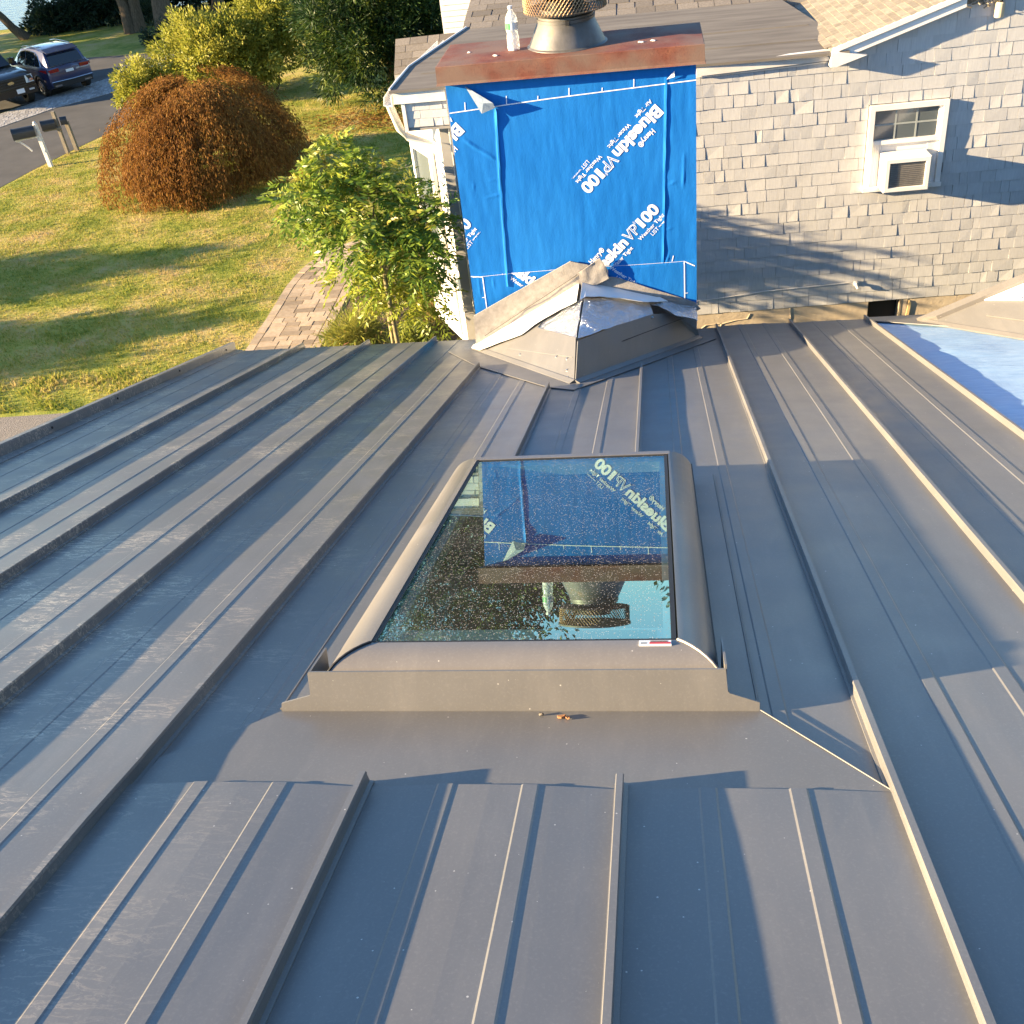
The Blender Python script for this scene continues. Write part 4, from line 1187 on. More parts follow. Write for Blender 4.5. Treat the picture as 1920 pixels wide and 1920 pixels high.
# bright edge metal at left and gutter
mb = MB(); mb.tube([LP(-1.60, 6.72) + V(0, 0, 0.004), LP(-1.56, 7.20) + V(0, 0, 0.004), LP(-1.29, 8.07) + V(0, 0, 0.004)], 0.008, 6); mb.build('edge_strip', M['white_dirty'], house)
mb = MB(); prof = [(-0.05, 0.0), (-0.058, -0.05), (-0.03, -0.06), (-0.002, -0.06), (-0.002, 0.0), (-0.006, 0.0), (-0.006, -0.054), (-0.030, -0.054), (-0.052, -0.046), (-0.046, 0.0)]
rings = []
for c in (V(-1.60, 6.74, 5.92), V(-1.58, 7.1, 5.95), V(-1.50, 7.55, 5.97), V(-1.44, 7.95, 5.99)):
    rings.append([c + V(a, 0, b) for a, b in prof])
mb.sweep(prof, rings); mb.build('gutter', M['white'], house)
mb = MB(); mb.tube([V(-1.635, 6.80, 5.87), V(-1.635, 6.86, 5.80), V(-1.632, 6.98, 5.66), V(-1.590, 7.0, 5.60), V(-1.38, 6.99, 5.515), V(-1.345, 6.97, 5.46), V(-1.335, 6.96, 5.30), V(-1.325, 6.96, 4.0), V(-1.325, 6.96, 0.2)], 0.026, 10)
mb.build('downspout', M['white'], house, smooth=50)

# shingled return wall at the left corner
recs = []
for i, z in enumerate((5.725, 5.775, 5.825)):
    t = -1.525
    while t < -1.262:
        w = random.uniform(0.05, 0.10); recs.append((t, min(t + w, -1.258), z, z + 0.056)); t += w
mb = MB(); mb.box((-1.53, YC + 0.006, 5.70), (-1.255, 7.3, 5.93)); ret = mb.build('return_wall', M['sheath'], house)
shingle_field(recs, lambda t, z, d: V(t, YC + 0.005 - d, z), M['shingle'], ret, 'shingle')
mb = MB(); mb.box((-1.545, YC - 0.012, 5.70), (-1.522, YC + 0.05, 5.885)); mb.build('corner_board', M['white_dirty'], house)
# post beside the chimney
mb = MB(); mb.box((-1.352, 6.86, 0.0), (-1.262, 6.96, 5.72)); post = mb.build('corner_post', basic('grey_trim_board', (0.27, 0.265, 0.26), (0.33, 0.325, 0.315), 6, 0.7), house)
mb = MB(); mb.tube([V(-1.262, 6.80, 5.83), V(-1.275, 6.79, 5.70), V(-1.272, 6.80, 5.2), V(-1.272, 6.82, 4.4)], 0.005, 5); mb.build('post_cable', M['white_dirty'], post)
# angled bay with tall window
B1, B2 = V(-1.365, 6.93, 0), V(-1.70, 7.50, 0)
BT = (B2 - B1).normalized(); BL = (B2 - B1).length
BN = V(BT.y, -BT.x, 0)
if BN.y > 0: BN = -BN
def BP(u, z, d=0.0): return B1 + BT * u + V(0, 0, z) + BN * d
mb = MB(); mb.prism([BP(0, 4.12), BP(BL, 4.12), BP(BL, 5.66), BP(0, 5.72)], -BN * 0.08); bay = mb.build('bay_wall', M['white'], house)
mb = MB(); mb.prism([BP(0.20, 4.68, 0.006), BP(0.52, 4.68, 0.006), BP(0.52, 5.43, 0.006), BP(0.20, 5.43, 0.006)], BN * 0.004); bw = mb.build('bay_pane', M['house_glass'], bay)
for a, b in (((0.16, 4.64), (0.20, 5.47)), ((0.52, 4.64), (0.56, 5.47)), ((0.20, 5.43), (0.52, 5.47)), ((0.20, 4.64), (0.52, 4.68))):
    mb = MB(); mb.prism([BP(a[0], a[1], 0.004), BP(b[0], a[1], 0.004), BP(b[0], b[1], 0.004), BP(a[0], b[1], 0.004)], BN * 0.03); mb.build('window_trim', M['white'], bay)
mb = MB(); mb.prism([BP(0.10, 4.15, 0.003), BP(0.60, 4.15, 0.003), BP(0.60, 4.58, 0.003), BP(0.10, 4.58, 0.003)], BN * 0.012); mb.build('bay_panel', M['white'], bay)
mb = MB(); mb.prism([B2 + V(0, 0, 4.12), V(-1.70, 8.6, 4.12), V(-1.70, 8.6, 5.66), B2 + V(0, 0, 5.66)], (0.08, 0, 0)); mb.build('bay_side', M['white'], house)
mb = MB(); mb.prism([BP(0, 4.10), BP(BL, 4.10), V(-1.70, 8.6, 4.10), V(-1.28, 8.6, 4.10)], (0, 0, 0.02)); mb.build('bay_floor', M['white_dirty'], house)
mb = MB(); mb.box((-1.30, 6.97, 0.0), (-1.22, 11.0, 5.9)); mb.build('left_wall', M['shingle'], house)

# upper roof of tabbed asphalt shingles behind the low roof
UA = math.radians(9.5)
def UP(t, w, d=0.0): return V(t, 8.04 + w * math.cos(UA), 6.028 + w * math.sin(UA)) + V(0, -math.sin(UA), math.cos(UA)) * d
mb = MB(); mb.prism([UP(-1.32, 0, -0.004), UP(1.1, 0, -0.004), UP(1.1, 2.6, -0.004), UP(-1.32, 2.6, -0.004)], V(0, math.sin(UA), -math.cos(UA)) * 0.06)
up = mb.build('upper_roof', M['sheath'], house)
recs = []
w = 0.0; i = 0
while w < 2.5:
    t = -1.32 + (0.0 if i % 2 else -0.06) - random.random() * 0.03
    while t < 1.0:
        ww = random.uniform(0.11, 0.16); recs.append((max(t, -1.32), t + ww, w, w + 0.128)); t += ww
    w += 0.112; i += 1
shingle_field(recs, UP, M['asphalt_tab'], up, 'roof_shingle', 220, th=0.006, curl=0.25, visible=lambda r: r[2] < 1.6)
# white sided end wall left of it
mb = MB(); mb.box((-2.53, 14.02, 2.0), (-0.6, 14.1, 5.42)); ew = mb.build('end_wall', M['white_dirty'], house)
for i in range(22):
    mb = MB(); z = 4.0 + i * 0.065; mb.hexa([(-2.53, 14.02, z), (-0.6, 14.02, z), (-0.6, 14.02, z + 0.063), (-2.53, 14.02, z + 0.063), (-2.53, 14.004, z), (-0.6, 14.004, z), (-0.6, 14.014, z + 0.063), (-2.53, 14.014, z + 0.063)]); mb.build('clapboard', M['white_dirty'], ew)
# lower side roof at the far left
q = [V(-1.93, 8.35, 5.70), V(-1.98, 8.80, 5.86), V(-1.40, 8.80, 5.87), V(-1.40, 8.35, 5.72)]
def QP(t, w, d=0.0):
    a = q[0].lerp(q[3], t); b = q[1].lerp(q[2], t); n = (q[3] - q[0]).cross(q[1] - q[0]).normalized()
    return a.lerp(b, w) + n * d
mb = MB(); mb.prism([QP(0, 0, -0.002), QP(1, 0, -0.002), QP(1, 1.0, -0.002), QP(0, 1.0, -0.002)], (0, 0, -0.08)); sr = mb.build('side_roof', M['sheath'], house)
recs = []
for i in range(5):
    t = -0.1 * (i % 2)
    while t < 0.97:
        w = random.uniform(0.16, 0.26); recs.append((max(t, 0), min(t + w, 1.0), i * 0.2, i * 0.2 + 0.22)); t += w
shingle_field(recs, QP, M['asphalt_tab'], sr, 'roof_shingle', th=0.007, curl=0.3)

# gable roof on the right, tan in the low sun
def GP(t, w, d=0.0):
    """t along the wall, w back from the wall face; surface rises with t"""
    nn = (WT * -0.30 + V(0, 0, 0.954)).normalized()
    return WP(t, 5.985 + 0.315 * (t - 0.79), -w) + nn * d
mb = MB(); pl = [GP(0.78, -0.07), GP(3.3, -0.07), GP(3.3, 2.2), GP(0.10, 2.2), GP(0.62, 0.95)]
mb.prism([p + V(0, 0, -0.03) for p in pl], (0, 0, 0.03)); gr = mb.build('gable_roof', M['asphalt_tab'], house)
recs = []
def gtab(t, w, d): return GP(w, t, d)           # courses run back, tabs climb with t
i = 0; t = 0.50
mbr = MB()
while t < 2.6:
    w = -0.07 - 0.05 * (i % 2)
    while w < 2.0:
        ww = random.uniform(0.055, 0.075)
        wlim = 0.1 if t > 0.8 else 0.1
        if t >= 0.78 - (w + 0.07) * 0.28 - 0.02:
            a, b = max(w, -0.068), w + ww - 0.002
            tt = 0.0045 * random.uniform(0.7, 1.3)
            mbr.hexa([GP(t, a, 0.0005), GP(t, b, 0.0005), GP(t + 0.045, b, 0.0005), GP(t + 0.045, a, 0.0005), GP(t, a, tt), GP(t, b, tt), GP(t + 0.045, b, 0.0015), GP(t + 0.045, a, 0.0015)], random.random())
        w += ww
    t += 0.042; i += 1
struct(mbr.build('shingle_courses', basic('tan_asphalt', (0.20, 0.175, 0.14), (0.27, 0.24, 0.195), 60, 0.95, tone=0.18, spec=0.1), gr), 'stuff')
# white rake boards
mb = MB(); mb.prism([WP(0.79, 5.905, 0.012), WP(1.52, 5.905 + 0.315 * 0.73, 0.012), WP(1.52, 5.965 + 0.315 * 0.73, 0.012), WP(0.79, 5.965, 0.012)], WN * 0.05); mb.build('rake_board', M['white'], house)
mb = MB(); mb.prism([WP(0.78, 5.955, 0.062), WP(3.2, 5.955 + 0.315 * 2.42, 0.062), WP(3.2, 5.985 + 0.315 * 2.42, 0.062), WP(0.78, 5.985, 0.062)], WN * 0.012); mb.build('rake_moulding', M['white'], house)
mb = MB(); mb.prism([WP(0.775, 5.885, 0.03), WP(0.81, 5.885, 0.03), WP(0.98, 5.935, 0.03), WP(0.82, 5.965, 0.03), WP(0.775, 5.965, 0.03)], WN * 0.06); mb.build('rake_return', M['white'], house)
mb = MB(); mb.prism([WP(1.52, 5.905 + 0.315 * 0.73, 0.005), WP(3.2, 5.905 + 0.315 * 2.41, 0.005), WP(3.2, 5.96 + 0.315 * 2.41, 0.005), WP(1.52, 5.96 + 0.315 * 0.73, 0.005)], WN * 0.02); mb.build('rake_board', M['wood_grey'], house)
# debris nest under the open soffit
mb = MB()
for i in range(26):
    p = WP(1.545 + random.random() * 0.11, 6.125 + random.random() * 0.05, 0.025 + random.random() * 0.04)
    mb.tube([p, p + V(random.uniform(-.03, .03), random.uniform(-.02, .02), random.uniform(-.02, .02))], 0.004, 4, random.random())
nest = mb.build('twig_nest', M['wood_grey']); tag(nest, 'untidy brown twig nest tucked under the broken gable soffit', 'nest')

# floodlight at the top right
fl_ = thing('flood_light', 'beige cylindrical floodlight hanging high on the gable wall', 'wall light', tuple(WP(1.70, 6.12, 0.05)))
mb = MB(); mb.lathe(WP(1.705, 6.065, 0.07), [(0.0, 0.0), (0.024, 0.001), (0.026, 0.008), (0.025, 0.075), (0.018, 0.082)], 18); mb.build('lamp_housing', M['flood_beige'], fl_, smooth=40)
mb = MB(); mb.tube([WP(1.705, 6.145, 0.07), WP(1.705, 6.165, 0.06), WP(1.705, 6.17, 0.012)], 0.012, 8); mb.build('bracket', M['black'], fl_)
mb = MB(); mb.lathe(WP(1.705, 6.17, 0.01), [(0.035, 0.0), (0.035, 0.012), (0.0, 0.016)], 14, axis=WN); mb.build('wall_plate', M['flood_beige'], fl_)

# window
t0, t1, z0, z1 = 1.042, 1.506, 5.112, 5.622
win = MB()
wroot = mbw = None
mb = MB()
for a, b, c, d in ((t0, t0 + 0.03, z0, z1), (t1 - 0.03, t1, z0, z1), (t0 + 0.03, t1 - 0.03, z1 - 0.03, z1)):
    mb.prism([WP(a, c, 0.0), WP(b, c, 0.0), WP(b, d, 0.0), WP(a, d, 0.0)], WN * 0.034)
mb.prism([WP(t0 - 0.01, z0 - 0.012, 0.0), WP(t1 + 0.006, z0 - 0.012, 0.0), WP(t1 + 0.006, z0 + 0.014, 0.0), WP(t0 - 0.01, z0 + 0.014, 0.0)], WN * 0.045)
window = mb.build('window', M['white'], house)
mb = MB(); mb.prism([WP(t0 + 0.03, z0, 0.001), WP(t1 - 0.03, z0, 0.001), WP(t1 - 0.03, z1 - 0.03, 0.001), WP(t0 + 0.03, z1 - 0.03, 0.001)], WN * 0.004); mb.build('window_back', M['white'], window)
gx0, gx1, gz0, gz1 = t0 + 0.036, t1 - 0.052, 5.410, 5.592
cw = (gx1 - gx0) / 3; ch = (gz1 - gz0) / 2
for i in range(3):
    for j in range(2):
        mb = MB(); a, b, c, d = gx0 + cw * i + 0.003, gx0 + cw * (i + 1) - 0.003, gz0 + ch * j + 0.003, gz0 + ch * (j + 1) - 0.003
        mb.prism([WP(a, c, 0.006), WP(b, c, 0.006), WP(b, d, 0.006), WP(a, d, 0.006)], WN * 0.003); mb.build('pane', M['house_glass'], window)
mut = basic('muntin_in_glass', (0.30, 0.33, 0.32), rough=0.5)
for i in (1, 2):
    mb = MB(); x = gx0 + cw * i; mb.prism([WP(x - 0.005, gz0, 0.006), WP(x + 0.005, gz0, 0.006), WP(x + 0.005, gz1, 0.006), WP(x - 0.005, gz1, 0.006)], WN * 0.005); mb.build('muntin', mut, window)
mb = MB(); zc = gz0 + ch; mb.prism([WP(gx0, zc - 0.005, 0.006), WP(gx1, zc - 0.005, 0.006), WP(gx1, zc + 0.005, 0.006), WP(gx0, zc + 0.005, 0.006)], WN * 0.0055); mb.build('muntin', mut, window)
mb = MB()
mb.prism([WP(t0 + 0.03, 5.385, 0.006), WP(t1 - 0.03, 5.385, 0.006), WP(t1 - 0.03, 5.410, 0.006), WP(t0 + 0.03, 5.410, 0.006)], WN * 0.018)
mb.prism([WP(gx1, 5.410, 0.006), WP(t1 - 0.03, 5.410, 0.006), WP(t1 - 0.03, 5.592, 0.006), WP(gx1, 5.592, 0.006)], WN * 0.012)
mb.build('sash_rail', M['white'], window)
for a, b in ((t0 + 0.032, t0 + 0.10), (t1 - 0.095, t1 - 0.032)):
    mb = MB()
    for i in range(7):
        xa = a + (b - a) * i / 7; xb = a + (b - a) * (i + 0.9) / 7
        mb.prism([WP(xa, z0 + 0.014, 0.006), WP(xb, z0 + 0.014, 0.006), WP(xb, 5.385, 0.006), WP(xa, 5.385, 0.006)], WN * 0.004)
    mb.build('side_curtain', M['white'], window)

# air conditioner
ac = thing('air_conditioner', 'white window air conditioner with dark rear grille under the sash', 'air conditioner', tuple(WP(1.26, 5.13, 0.08)))
a0, a1, b0, b1, dep = 1.128, 1.398, 5.128, 5.335, 0.165
mb = MB()
def shell(d0, d1, ins):
    return [WP(a0 + ins, b0 + ins, d1), WP(a1 - ins, b0 + ins, d1), WP(a1 - ins, b1 - ins, d1), WP(a0 + ins, b1 - ins, d1)]
rings = [shell(0, 0.012, 0.0), shell(0, dep - 0.004, 0.0), shell(0, dep, 0.004), shell(0, dep, 0.026), shell(0, dep - 0.014, 0.028)]
mb.sweep([0] * 4, rings, True, caps=False); mb.build('casing', M['white'], ac)
mb = MB(); mb.prism([WP(a0 + 0.026, b0 + 0.026, dep - 0.016), WP(a1 - 0.026, b0 + 0.026, dep - 0.016), WP(a1 - 0.026, b1 - 0.026, dep - 0.016), WP(a0 + 0.026, b1 - 0.026, dep - 0.016)], WN * 0.003)
gr_ = mb.build('rear_grille', basic('coil_fins', (0.17, 0.16, 0.145), (0.24, 0.225, 0.20), 40, 0.6), ac)
for i in range(12):
    mb = MB(); z = b0 + 0.034 + i * 0.0118; mb.prism([WP(a0 + 0.03, z, dep - 0.012), WP(a1 - 0.03, z, dep - 0.012), WP(a1 - 0.03, z + 0.003, dep - 0.012), WP(a0 + 0.03, z + 0.003, dep - 0.012)], WN * 0.002); mb.build('grille_bar', M['flue'], gr_)

# the house was drawn at 0.8 of its size: enlarge it and set it back behind the chimney
HK = 1.244
HM = Matrix.Translation(V(0, 0, 7.5 * (1 - HK))) @ Matrix.Scale(HK, 4)
def set_back(o):
    if o.type == 'EMPTY': o.location = HM @ Vector(o.location)
    else: o.data.transform(HM); o.data.update()
    for c in o.children:
        if o.type == 'EMPTY': c.matrix_parent_inverse = Matrix.Translation(-Vector(o.location))
        set_back(c)
bpy.context.view_layer.update()
for o in (house, ac, spig, cable, nest, fl_): set_back(o)

# ------------------------------------------------------------------ unfinished side roof on the right
sr_ = thing('side_roof', 'unfinished sunlit metal roof slope rising at the right with white and blue sheets', 'roof', tuple(RP(2.1, 7.3, 0)))
VA, VB = RP(1.80, 7.60, 0.012), RP(2.42, 6.30, 0.012)     # valley line
VC = WP(2.45, 4.60, 0.12)                                  # high point along the wall
PN = (VB - VA).cross(VC - VA).normalized()
if PN.z < 0: PN = -PN
def tri(u, v): return VA + (VB - VA) * u + (VC - VA) * v
mb = MB(); mb.prism([tri(0, 0), tri(1.3, 0), tri(1.3, 1.4), tri(0, 1.4)], -PN * 0.02); mb.build('slope_sheet', M['trim_metal'], sr_)
mb = MB(); mb.prism([tri(0.0, -0.012) + PN * 0.012, tri(1.3, -0.012) + PN * 0.012, tri(1.3, 0.03) + PN * 0.012, tri(0.0, 0.03) + PN * 0.012], -PN * 0.012); mb.build('valley_flange', M['clad'], sr_)
mb = MB(); mb.prism([tri(-0.02, 0.0) + PN * 0.03, tri(0.055, 0.06) + PN * 0.03, tri(0.055, 1.5) + PN * 0.03, tri(-0.02, 1.5) + PN * 0.03], -PN * 0.06); mb.build('rake_edge', M['clad'], sr_)
mb = MB(); mb.prism([tri(0.058, 0.35) + PN * 0.008, tri(0.24, 0.40) + PN * 0.008, tri(0.52, 1.4) + PN * 0.008, tri(0.058, 1.4) + PN * 0.008], -PN * 0.006); mb.build('release_film', M['white_film'], sr_)
mb = MB(); mb.prism([tri(0.12, 0.74) + PN * 0.012, tri(0.34, 0.80) + PN * 0.012, tri(0.55, 1.4) + PN * 0.012, tri(0.12, 1.4) + PN * 0.012], -PN * 0.003); mb.build('blue_sheet', M['underlay'], sr_)
mb = MB(); mb.tube([tri(0.25, 0.18) + PN * 0.004, tri(1.3, 0.20) + PN * 0.004], 0.003, 5); mb.build('bend_line', M['clad'], sr_)
for u, v in ((0.22, 0.42), (0.48, 0.22), (0.50, 0.26)):
    mb = MB(); mb.lathe(tri(u, v) + PN * 0.012, [(0.009, 0), (0.007, 0.004), (0.0, 0.005)], 8, axis=PN); mb.build('screw_head', M['screw'], sr_)

# pale blue underlayment beside the last panel
mb = MB(); vs = []; fs = []; nx, ny = 40, 90
for j in range(ny + 1):
    s = S_TOP + (7.86 - S_TOP) * j / ny
    for i in range(nx + 1):
        x = 1.50 + (4.4 - 1.50) * (i / nx) ** 1.3
        h = 0.004 + 0.012 * max(0, mnoise.noise(V(x * 2.0, s * 5.5, 0))) + 0.005 * mnoise.noise(V(x * 7, s * 9, 3)) * min(1, (x - 1.5) * 8)
        xx = x + (0.012 * mnoise.noise(V(s * 9, 1, 2)) if i == 0 else 0)
        vs.append(RP(xx, s, h))
for j in range(ny):
    for i in range(nx): a = j * (nx + 1) + i; fs.append((a, a + 1, a + nx + 2, a + nx + 1))
mb.add(vs, fs); ul = mb.build('underlayment', M['underlay'], roof, smooth=60, recalc=False)
mb = MB(); mb.prism([RP(1.49, 7.90, 0.016), RP(1.49, 7.74, 0.016), RP(1.95, 7.30, 0.016), RP(2.75, 5.55, 0.016), RP(2.85, 5.70, 0.016), RP(1.95, 7.90, 0.016)], NR * 0.004); mb.build('valley_pan', M['roof'], roof)

# ------------------------------------------------------------------ plants
def leaf_ball(n, c, r, shape=0.6, nz_amp=0.25, nz_freq=1.2, seed=0, flat=1.0, lower=-1.0):
    """points in an uneven shell round c with radii r=(rx,ry,rz); returns points and outward directions"""
    d = unit(rng.normal(size=(n * 2, 3)))
    d = d[d[:, 2] > lower][:n]
    k = np.array([1 + nz_amp * (mnoise.noise(V(*(x * nz_freq * 2)) + V(seed, seed * 2, 0)) + 0.6 * mnoise.noise(V(*(x * nz_freq * 5)) + V(seed, 1, 3))) for x in d])
    rad = rng.random(len(d)) ** shape
    p = d * np.array(r) * (k * rad)[:, None] + np.array(c)
    return p, d

def clumps(n_cl, per, c, r, cr, nz=0.2, seed=0, lower=-0.7, shape=0.45):
    """leaf clumps spread through a crown volume"""
    cp, cd = leaf_ball(n_cl, c, r, shape, nz, 1.0, seed, lower=lower)
    n_cl = len(cp)
    cs = cr * rng.uniform(0.6, 1.35, n_cl)
    d = unit(rng.normal(size=(n_cl, per, 3)))
    P = cp[:, None, :] + d * cs[:, None, None] * rng.random((n_cl, per, 1)) ** 0.5
    D = d + cd[:, None, :] * 0.7
    ctone = np.repeat(rng.random(n_cl)[:, None], per, 1)
    return P.reshape(-1, 3), D.reshape(-1, 3), ctone.ravel(), cp

def limbs(base, tips, r0, mat, parent, name='trunk', bend=0.2, n=7, fork=0.35):
    mb = MB(); base = Vector(base)
    fk = base.lerp(sum((Vector(t) for t in tips), V(0, 0, 0)) / len(tips), fork)
    pts = [base + (fk - base) * (i / 4) + V(random.gauss(0, .02), random.gauss(0, .02), 0) * (i % 4 > 0) for i in range(5)]
    mb.tube(pts, [r0 * (1.25 - 0.12 * i) for i in range(5)], n)
    for t in tips:
        t = Vector(t); m = fk.lerp(t, 0.5) + V(random.gauss(0, bend), random.gauss(0, bend), random.gauss(0, bend)) * (t - fk).length * 0.4
        pts = [fk, fk.lerp(m, 0.5), m, m.lerp(t, 0.5), t]
        mb.tube(pts, [r0 * 0.62, r0 * 0.5, r0 * 0.36, r0 * 0.24, r0 * 0.08], max(5, n - 2))
    return mb.build(name, mat, parent, smooth=60)

# weeping red maple: drooping strands over an uneven dome
mp = thing('weeping_maple', 'rust red weeping maple mound on the lawn', 'tree', (-10.62, 25.0, 0))
MC = np.array([-10.72, 25.0, 0.0]); MR = np.array([2.48, 2.15, 2.42])
P, D, Tn = [], [], []
pads = []
for i in range(62):
    az = rng.uniform(0, 2 * math.pi); ct = rng.uniform(0.0, 1.0) ** 0.8
    pads.append((az, math.acos(ct), rng.uniform(0.70, 1.10), rng.random(), rng.uniform(0.6, 1.3)))
for pa, pth, plv, ptone, plen in pads:
    for i in range(60):
        az = pa + rng.normal() * 0.16 / max(0.35, math.sin(pth)); th0 = max(0.02, pth + rng.normal() * 0.13 - 0.12)
        ln = rng.uniform(0.35, 0.85) * plen; k = 20; tone0 = 0.8 * ptone + 0.2 * rng.random()
        prev = None
        for j in range(k):
            th = th0 + ln * j / k * 0.8
            drop = max(0, th - 1.40)
            d = np.array([math.cos(az) * math.sin(min(th, 1.57)), math.sin(az) * math.sin(min(th, 1.57)), math.cos(min(th, 1.50))])
            lv = plv * (1.0 + 0.05 * math.sin(math.pi * j / k) - 0.03 * (j / k))
            q = MC + d * MR * lv + np.array([0, 0, -drop * 2.4])
            q[2] -= 0.10 * (j / k) ** 2
            if q[2] < 0.06 + 0.3 * max(0, mnoise.noise(V(math.cos(az) * 3, math.sin(az) * 3, 8)) + 0.1): break
            dirv = (q - prev) if prev is not None else np.array([d[0], d[1], -0.4])
            prev = q
            for _ in range(2):
                P.append(q + rng.normal(size=3) * 0.042); D.append(unit(dirv) + rng.normal(size=3) * 0.5 + np.array([0, 0, -0.35])); Tn.append(np.clip(0.15 + 0.5 * tone0 + 0.42 * rng.random(), 0, 1))
P, D, Tn = np.array(P), np.array(D), np.array(Tn)
leaves('crown', P, D, rng.uniform(0.06, 0.12, len(P)), rng.uniform(0.014, 0.028, len(P)), Tn, M['maple'], mp)
limbs((-10.62, 25.0, 0), [(-10.62 + 1.5 * math.cos(a), 25 + 1.4 * math.sin(a), 1.7 + 0.3 * math.sin(3 * a)) for a in (0.3, 1.4, 2.5, 3.5, 4.4, 5.4)], 0.13, M['bark'], mp, 'trunk', 0.4, fork=0.4)

# sumac by the path: pinnate fronds
def frond_tree(name, label, base, crown, tips, nf, parentmat, r0=0.045, k=1.0, fork=0.34):
    t = thing(name, label, 'tree', base)
    P, D, Tn, Ls, Ws = [], [], [], [], []
    for (c, r, m) in crown:
        pp, dd = leaf_ball(m, c, r, 0.5, 0.25, 1.0, 3.0, lower=-0.8)
        for p0, d0 in zip(pp, dd):
            ax = unit(d0 * 0.9 + rng.normal(size=3) * 0.5 + np.array([0, 0, 0.10]))
            L = k * rng.uniform(0.32, 0.56); nl = rng.integers(6, 9)
            side = unit(np.cross(ax, np.array([0, 0, 1.0]) + rng.normal(size=3) * 0.3))
            tone = np.clip(0.42 + 0.28 * d0[2] - 0.15 * d0[0] + rng.normal() * 0.2, 0, 0.95)  # fronds on top and sunward side lighter: sunlight put into the leaf tone
            for j in range(nl):
                u = (j + 1) / nl
                q = p0 + ax * L * u + np.array([0, 0, -0.16 * u * u * L / 0.45])
                for sg in (-1, 1):
                    P.append(q); D.append(side * sg * 0.9 + ax * 0.55 + np.array([0, 0, -0.25]) + rng.normal(size=3) * 0.12)
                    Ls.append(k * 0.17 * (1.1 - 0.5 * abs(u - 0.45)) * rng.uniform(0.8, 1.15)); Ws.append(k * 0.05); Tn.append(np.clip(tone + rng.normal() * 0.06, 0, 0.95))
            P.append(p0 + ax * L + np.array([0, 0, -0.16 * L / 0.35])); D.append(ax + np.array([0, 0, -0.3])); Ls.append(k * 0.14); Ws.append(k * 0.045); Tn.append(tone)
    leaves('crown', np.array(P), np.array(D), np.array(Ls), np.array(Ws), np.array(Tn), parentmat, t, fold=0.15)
    limbs(base, tips, r0, M['stem'], t, 'trunk', 0.25, fork=fork)
    return t
sm = frond_tree('sumac_tree', 'leafy green sumac tree standing between the paver path and the bay window', (-2.13, 8.18, 0),
    [((-2.26, 8.10, 4.78), (0.46, 0.40, 0.38), 340), ((-2.66, 7.98, 4.95), (0.26, 0.24, 0.20), 90), ((-2.37, 8.06, 5.15), (0.16, 0.15, 0.19), 50), ((-1.78, 7.86, 4.70), (0.20, 0.16, 0.22), 80), ((-1.84, 7.79, 4.43), (0.16, 0.12, 0.16), 40), ((-2.08, 8.12, 4.34), (0.32, 0.26, 0.20), 110)],
    [(-2.52, 8.00, 4.92), (-2.37, 8.06, 5.14), (-1.86, 7.95, 4.76), (-2.19, 8.23, 4.92), (-2.16, 7.90, 4.81)], 0, M['sumac'], 0.026, 0.42, 0.86)
for x, y, z, h in ((-2.38, 8.04, 5.29, 0.11), (-2.50, 8.00, 5.13, 0.10), (-2.06, 8.06, 5.09, 0.09), (-2.69, 7.96, 5.11, 0.07), (-2.24, 7.90, 4.96, 0.08)):
    n = 60; u = rng.random(n)
    PP = np.stack([x + rng.normal(size=n) * 0.011 * (1.1 - u), y + rng.normal(size=n) * 0.011 * (1.1 - u), z + u * h], 1)
    leaves('flower_spike', PP, rng.normal(size=(n, 3)) + np.array([0, 0, 1.2]), 0.022, 0.010, np.full(n, 1.0), M['sumac'], sm)
frond_tree('sumac_sapling', 'young bright yellow green sumac shoot below the larger sumac crown', (-2.26, 8.36, 0),
    [((-2.25, 8.28, 4.10), (0.26, 0.20, 0.28), 120), ((-2.59, 8.28, 4.14), (0.16, 0.14, 0.06), 16), ((-2.03, 8.23, 3.94), (0.24, 0.17, 0.22), 80)], [(-2.31, 8.28, 4.20), (-2.52, 8.28, 4.12), (-2.08, 8.23, 4.10)], 0, leaf_mat('young_sumac', [(0.0, (0.17, 0.23, 0.03)), (1.0, (0.40, 0.40, 0.05))], 0.4, 0.4), 0.018, 0.40, 0.92)

